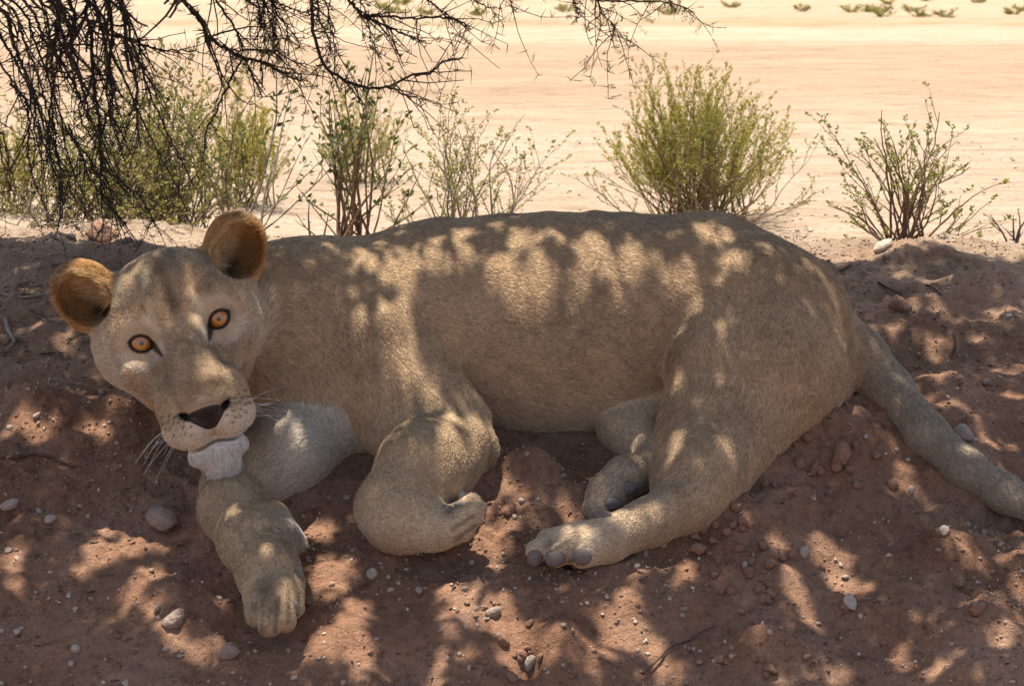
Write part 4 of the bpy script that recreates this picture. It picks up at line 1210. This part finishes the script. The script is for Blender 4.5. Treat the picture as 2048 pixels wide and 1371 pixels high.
for (u, v, ru, rv, rot) in LIT:
    a = cast(LBVH, u, v); g_ = cast(GBVH, u, v)
    if a[0] is not None and (g_[0] is None or a[3] < g_[3]): p = a[0]
    elif g_[0] is not None: p = g_[0]
    else: continue
    p = np.array(p); k = np.linalg.norm(p - CAM) / FPX
    on_lion = a[0] is not None and p[2] == a[0][2]
    g = 1.02 if on_lion else 1.18
    spots.append((p @ e1s, p @ e2s, ru * k * g + .005, rv * k * g + .005, math.radians(rot)))
NL = 115000
tx = RNG.uniform(-1.95, 1.75, NL); ty = RNG.uniform(2.75, 5.2, NL)
hgt = RNG.uniform(1.75, 2.8, NL)
C = np.stack([tx, ty, ground_base(tx, ty)], 1) + SUN * hgt[:, None]
edge = 4.93 + .05 * noise(np.stack([tx * 4, ty * 0, ty * 0], 1), 91)
ok = ty + np.abs(RNG.normal(0, .035, NL)) < edge
ok &= C[:, 2] > 1.85
ok &= ~((np.abs(tx) > 1.4) & (RNG.random(NL) < .5)) & ~((ty < 3.1) & (RNG.random(NL) < .5))
pu = C @ e1s; pv = C @ e2s
wob1 = .012 * noise(np.stack([pu * 14, pv * 14, 0 * pu], 1), 71); wob2 = .012 * noise(np.stack([pu * 14, pv * 14, 0 * pu + 7], 1), 72)
for (cu, cv, ru, rv, rot) in spots:
    du, dv_ = pu - cu + wob1, pv - cv + wob2
    a = du * math.cos(rot) + dv_ * math.sin(rot); b_ = -du * math.sin(rot) + dv_ * math.cos(rot)
    ins = (a / ru) ** 2 + (b_ / rv) ** 2 < 1
    ok &= ~(ins & (RNG.random(NL) < .97))
thin = fbm(np.stack([pu / .11, pv / .11, 0 * pu], 1), 3, 81)
ok &= ~((thin > .68) & (RNG.random(NL) < .55))
C = C[ok]; n = len(C)
D = RNG.normal(0, 1, (n, 3)); D[:, 2] *= .5
lv = [(C[i] - tree_base - D[i] * .02, D[i], .050 * random.uniform(.7, 1.2), .0115 * random.uniform(.8, 1.3)) for i in range(n)]
V, F = leaf_mesh(lv)
tag(mesh_obj('crown', V, F, LEAF_CROWN, tree, smooth=False), kind='stuff')
print('crown', n, round(time.time() - T0, 1))

# ------------------------------------------------------------------ stones, clods, twigs and gravel on the sand
def stone_mat(name, c1, c2):
    m, nt, b, out = new_mat(name)
    tc = nt.nodes.new('ShaderNodeTexCoord'); oi = nt.nodes.new('ShaderNodeObjectInfo')
    nz = N(nt, 'ShaderNodeTexNoise', Scale=2.4, Detail=6.0, Roughness=.65); nt.links.new(tc.outputs['Object'], nz.inputs['Vector'])
    col = ramp(nt, nz.outputs[0], [(.3, c1), (.68, c2)])
    col = mixc(nt, .5, col, ramp(nt, oi.outputs['Random'], [(0, (.7, .66, .62)), (1, (1.1, 1.1, 1.1))]), 'MULTIPLY')
    nt.links.new(col, b.inputs['Base Color']); b.inputs['Roughness'].default_value = .85
    bp = N(nt, 'ShaderNodeBump', Strength=.5, Distance=.3); nt.links.new(nz.outputs[0], bp.inputs['Height']); nt.links.new(bp.outputs[0], b.inputs['Normal'])
    return m
ST_PALE = stone_mat('pale_quartz', (.40, .29, .215), (.64, .52, .415))
ST_GREY = stone_mat('grey_stone', (.26, .18, .13), (.44, .33, .255))
ST_RED = stone_mat('red_earth_clod', (.24, .115, .065), (.40, .22, .135))
def stone_mesh(seed, mat, rugged):
    V, F = uv_sphere(9, 6)
    V = V * (1 + rugged * .55 * fbm(V * 1.3 + seed * 7.1, 2, seed)[:, None])
    nrm = np.random.default_rng(seed).normal(0, 1, (5, 3)); nrm /= np.linalg.norm(nrm, axis=1, keepdims=True)
    for nv in nrm:
        t = V @ nv; cut = .62; V = V - np.clip(t - cut, 0, 1)[:, None] * nv * .9
    me = mesh_obj('pebble', V, F, mat, smooth=rugged < .5); d = me.data; bpy.data.objects.remove(me); return d
STM = {k: [stone_mesh(i + 10 * j, m_, .45 if k != 'red' else .8) for i in range(6)] for j, (k, m_) in enumerate((('pale', ST_PALE), ('grey', ST_GREY), ('red', ST_RED)))}
def zone(u, v):
    if u > 1640: return 'on the dappled sand uphill of the tail' if v < 640 + (u - 1640) * .95 else 'on the slope downhill of the tail'
    if u > 1040: return 'on the sand by the hind feet' if v < 1190 else 'low on the bank below the hind feet'
    if u > 620: return 'on the sand downhill of the folded foreleg'
    return 'on the sand by the head of the lioness' if v < 980 else 'on the sand around the hanging paw'
def stone(kind, u, v, r, name, label, cat, group=None, flat=.65, sink=.3):
    h = visible_ground(u, v)
    if h is None: return None
    p, nrm = h; k = np.linalg.norm(p - CAM) / FPX
    o = bpy.data.objects.new(name, random.choice(STM[kind])); COL.objects.link(o)
    s_ = r * k; sc = (s_ * random.uniform(.85, 1.2), s_ * random.uniform(.7, 1.0), s_ * flat * random.uniform(.85, 1.15))
    o.scale = sc
    o.location = p + nrm * sc[2] * (1 - 2 * sink)
    o.rotation_mode = 'QUATERNION'
    from mathutils import Quaternion
    o.rotation_quaternion = Vector(nrm).to_track_quat('Z', 'Y') @ Quaternion((0, 0, 1), random.uniform(0, 6.28)) @ Quaternion((1, 0, 0), random.gauss(0, .25))
    return tag(o, label, cat, group)
for (kd, u, v, r, lab) in (
    ('pale', 22, 1012, 19, 'chunky pale angular stone at the upper edge of the bare shaded sand'),
    ('grey', 322, 1044, 38, 'flat reddish-grey slab stone beside the bent wrist of the lioness'),
    ('pale', 100, 1040, 13, 'knobbly pale stone next to the chunky angular one'),
    ('grey', 352, 1240, 24, 'long rounded stone on the sunlit ridge below the hanging paw'),
    ('grey', 455, 1308, 22, 'brown domed stone at the lower end of the sunlit ridge'),
    ('pale', 152, 1300, 15, 'pale greenish lump of stone low on the bank'),
    ('grey', 315, 1218, 10, 'dark faceted pebble sitting just above the long rounded stone'),
    ('pale', 745, 1148, 15, 'flat white quartz chip in the shadow of the folded foreleg'),
    ('grey', 990, 1224, 17, 'smooth oval stone casting a shadow between the two paws'),
    ('pale', 1060, 1325, 16, 'pale stone lying in the broken hollow of sand'),
    ('pale', 1608, 1105, 15, 'white angular stone on the slope below the thigh'),
    ('pale', 1490, 1132, 10, 'small white notched stone below the hind foot'),
    ('pale', 1272, 1132, 10, 'small oblong white pebble under the heel of the hind foot'),
    ('grey', 1925, 875, 30, 'large pale grey slab leaning beside the tail'),
    ('grey', 1972, 766, 13, 'blue-grey stone on the dappled sand above the tail'),
    ('pale', 1888, 1062, 12, 'round white pebble just under the tail'),
    ('pale', 1700, 1206, 17, 'cream oval stone capping a small sand bump'),
    ('red', 1955, 1220, 22, 'red-brown rounded clod right of the cream oval stone'),
    ('red', 1918, 1165, 16, 'tall reddish stone standing near the round red clod'),
    ('pale', 1690, 1070 + 84, 8, 'small pale pebble above the cream oval stone'),
    ('pale', 1770, 497, 20, 'orange-pink stone on the crest at the foot of the open green shrub'),
    ('grey', 1772, 515, 9, 'small grey stone just below the orange-pink crest stone'),
    ('red', 205, 478, 34, 'lumpy red-brown earth block on the crest above the tilted ear'),
    ('grey', 140, 476, 13, 'grey crest stone next to the lumpy earth block'),
    ('grey', 255, 484, 12, 'grey stone at the other end of the lumpy earth block'),
    ('red', 1680, 915, 26, 'big orange clod above the crumbled sand by the thigh'),
    ('red', 1800, 620, 26, 'reddish stone half buried in the dappled sand behind the tail root'),
    ('red', 1395, 1100, 20, 'orange clod below the heel of the hind foot'),
    ('red', 1690, 905 + 310, 13, 'dark red pebble touching the cream oval stone'),
    ('red', 690, 900, 14, 'small red clod tucked under the chest of the lioness'),
    ('red', 1015, 1022, 18, 'dark red clod between the tucked paw and the hind foot')):
    stone(kd, u, v, r, 'stone' if kd != 'red' else 'clod', lab, 'stone' if kd != 'red' else 'clod')
for (cu, cv, su, sv, n) in ((1520, 965, 60, 26, 22), (1430, 1065, 40, 26, 16), (1650, 930, 60, 24, 12), (1540, 1130, 40, 40, 12), (1500, 1180, 50, 30, 12), (1570, 1300, 50, 24, 10), (1050, 1310, 40, 24, 10)):
    lab_ = {1520: 'in the loose heap against the thigh', 1430: 'in the heap at the heel of the hind foot', 1650: 'above the tail side of the thigh heap', 1540: 'on the slope below the heel', 1500: 'further down the slope below the heel', 1570: 'by the sunlit ridge low on the bank', 1050: 'around the broken hollow of sand'}[cu]
    for i in range(n):
        stone('red', random.gauss(cu, su), random.gauss(cv, sv), random.uniform(5, 14), 'clod', 'crumbled red clod ' + lab_, 'clod', 'crumbled red clods ' + lab_, .8, .25)
n_ = 0
while n_ < 190:
    u, v = random.uniform(0, 2048), 520 + 850 * random.random() ** .8
    kd = random.choices(('pale', 'grey', 'red'), (.45, .25, .3))[0]; r = random.choice((4.5, 5, 6, 7)) * random.uniform(.85, 1.3)
    lab = {'pale': 'small pale quartz pebble ', 'grey': 'small dull grey pebble ', 'red': 'small reddish pebble '}[kd] + zone(u, v)
    if stone(kd, u, v, r, 'pebble', lab, 'pebble', lab.replace('pebble', 'pebbles')): n_ += 1
# gravel: too small to count
OV = np.array([(1, 0, 0), (-1, 0, 0), (0, 1, 0), (0, -1, 0), (0, 0, 1), (0, 0, -1.)]); OF = np.array([(0, 2, 4), (2, 1, 4), (1, 3, 4), (3, 0, 4), (2, 0, 5), (1, 2, 5), (3, 1, 5), (0, 3, 5)])
def scatter_bits(name, n, rmin, rmax, mats, label, xr, yr, power=2.5, aspect=(1, 1, 1)):
    V, F = [], []
    x = RNG.uniform(*xr, n * 3); y = RNG.uniform(*yr, n * 3); c = 0
    dn = fbm(np.stack([x / .22, y / .22, 0 * x + len(name)], 1), 3, 55); o_ = np.argsort(-(dn + RNG.normal(0, .75, n * 3)))[:n]; x, y = x[o_], y[o_]
    for i in range(n):
        r = rmin + (rmax - rmin) * RNG.random() ** power
        A = OV * np.array(aspect) * (RNG.uniform(.6, 1.2, (1, 3))) * (1 + RNG.uniform(-.25, .25, (6, 1))) * r
        t = RNG.uniform(0, 6.28); A = A @ np.array([[math.cos(t), math.sin(t), 0], [-math.sin(t), math.cos(t), 0], [0, 0, 1]])
        V.append(A + np.array([x[i], y[i], gz_at(x[i], y[i]) + r * .25])); F.append(OF + c); c += 6
    return tag(mesh_obj(name, np.concatenate(V), np.concatenate(F), mats, smooth=False), label, None, None, 'stuff')
def bits_mat(name, stops):
    m, nt, b, out = new_mat(name); g_ = nt.nodes.new('ShaderNodeNewGeometry')
    nt.links.new(ramp(nt, g_.outputs['Random Per Island'], stops), b.inputs['Base Color']); b.inputs['Roughness'].default_value = .9; return m
GR = bits_mat('gravel_mix', [(0, (.14, .075, .048)), (.55, (.29, .175, .115)), (.85, (.40, .29, .215)), (1, (.58, .48, .39))])
scatter_bits('gravel', 17000, .0011, .0050, GR, 'fine mixed gravel strewn over the sand bank', (-1.3, 1.3), (3.2, 5.25))
scatter_bits('plain_gravel', 4500, .002, .011, bits_mat('plain_gravel_mix', [(0, (.18, .13, .09)), (.5, (.36, .27, .19)), (1, (.5, .42, .33))]), 'dark and pale grit strewn over the sunny plain', (-2.6, 2.6), (5.3, 11.0), 4)
scatter_bits('leaf_litter', 5500, .0012, .0055, bits_mat('litter_mix', [(0, (.035, .022, .016)), (.7, (.10, .06, .04)), (1, (.20, .13, .085))]), 'dark crumbs of bark and leaf litter on the sand bank', (-1.3, 1.3), (3.2, 5.1), 3, (1.7, .5, .3))
DRYTWIG = bark_mat('dry_twig', (.055, .035, .026), (.13, .085, .06))
GREYTWIG = bark_mat('weathered_twig', (.20, .16, .13), (.34, .29, .24))
def twig(px, r, label, mat, group=None, lift=.004):
    pts = []
    for (u, v) in px:
        h = visible_ground(u, v)
        if h is None: continue
        pts.append(h[0] + h[1] * lift)
    if len(pts) < 2: return
    pts = spline(pts, 4) if len(pts) > 2 else pts
    b0 = np.array(pts[0]); V, F = tubes(poly_segs([p - b0 for p in pts], r, r * .6), 5)
    o = mesh_obj('dry_twig', V, F, mat, loc=b0); return tag(o, label, 'twig', group)
twig([(1283, 1352), (1315, 1322), (1345, 1298), (1375, 1285), (1400, 1268), (1430, 1256)], .0026, 'curved red-brown twig lying low on the bank below the hind foot', DRYTWIG, None, .008)
twig([(0, 916), (35, 917), (70, 910), (110, 920), (150, 938)], .0042, 'long dark curved root lying beside the head of the lioness', DRYTWIG, None, .006)
twig([(1650, 560), (1680, 545), (1705, 530)], .0026, 'dark twig leaning up the shaded sand behind the rump', DRYTWIG)
twig([(1755, 566), (1780, 580), (1805, 590)], .0024, 'crooked dark twig on the shaded sand, downhill of the open green shrub', DRYTWIG)
twig([(1850, 572), (1870, 580), (1882, 592)], .0024, 'short bent twig among the sun flecks past the rump', DRYTWIG)
twig([(1905, 668), (1910, 690), (1903, 720)], .003, 'upright dry stick between sun flecks above the tail', DRYTWIG)
twig([(1870, 640), (1880, 625)], .002, 'tiny dark splinter near the half-buried reddish stone', DRYTWIG)
twig([(10, 640), (20, 665), (30, 690), (15, 705)], .005, 'pale weathered forked stick at the foot of the shaded crest', GREYTWIG, None, .008)
twig([(0, 590), (45, 596), (100, 590)], .003, 'grey straight stick lying across the leaf litter beside the ear', GREYTWIG)
for i in range(46):
    u, v = random.uniform(-10, 230), random.uniform(520, 720); a = random.gauss(0, .5); l_ = random.uniform(14, 46)
    twig([(u, v), (u + l_ * .5 * math.cos(a), v + l_ * .5 * math.sin(a) * .5 + random.gauss(0, 2)), (u + l_ * math.cos(a), v + l_ * math.sin(a) * .5)], random.uniform(.0009, .002), 'thin dry litter twig on the shaded sand by the tilted ear', random.choice((DRYTWIG, DRYTWIG, GREYTWIG)), 'litter twigs by the ear')
for i in range(26):
    u, v = random.choice(((random.uniform(1600, 2040), random.uniform(530, 900)), (random.uniform(600, 2040), random.uniform(1130, 1365)))); a = random.uniform(0, 3.1); l_ = random.uniform(10, 30)
    twig([(u, v), (u + l_ * .5 * math.cos(a), v + l_ * .5 * math.sin(a) * .5 + random.gauss(0, 2)), (u + l_ * math.cos(a), v + l_ * math.sin(a) * .5)], random.uniform(.0007, .0014), 'fine dry splinter of twig scattered over the open sand bank', DRYTWIG, 'twig splinters on the sand bank')
print('done', round(time.time() - T0, 1))
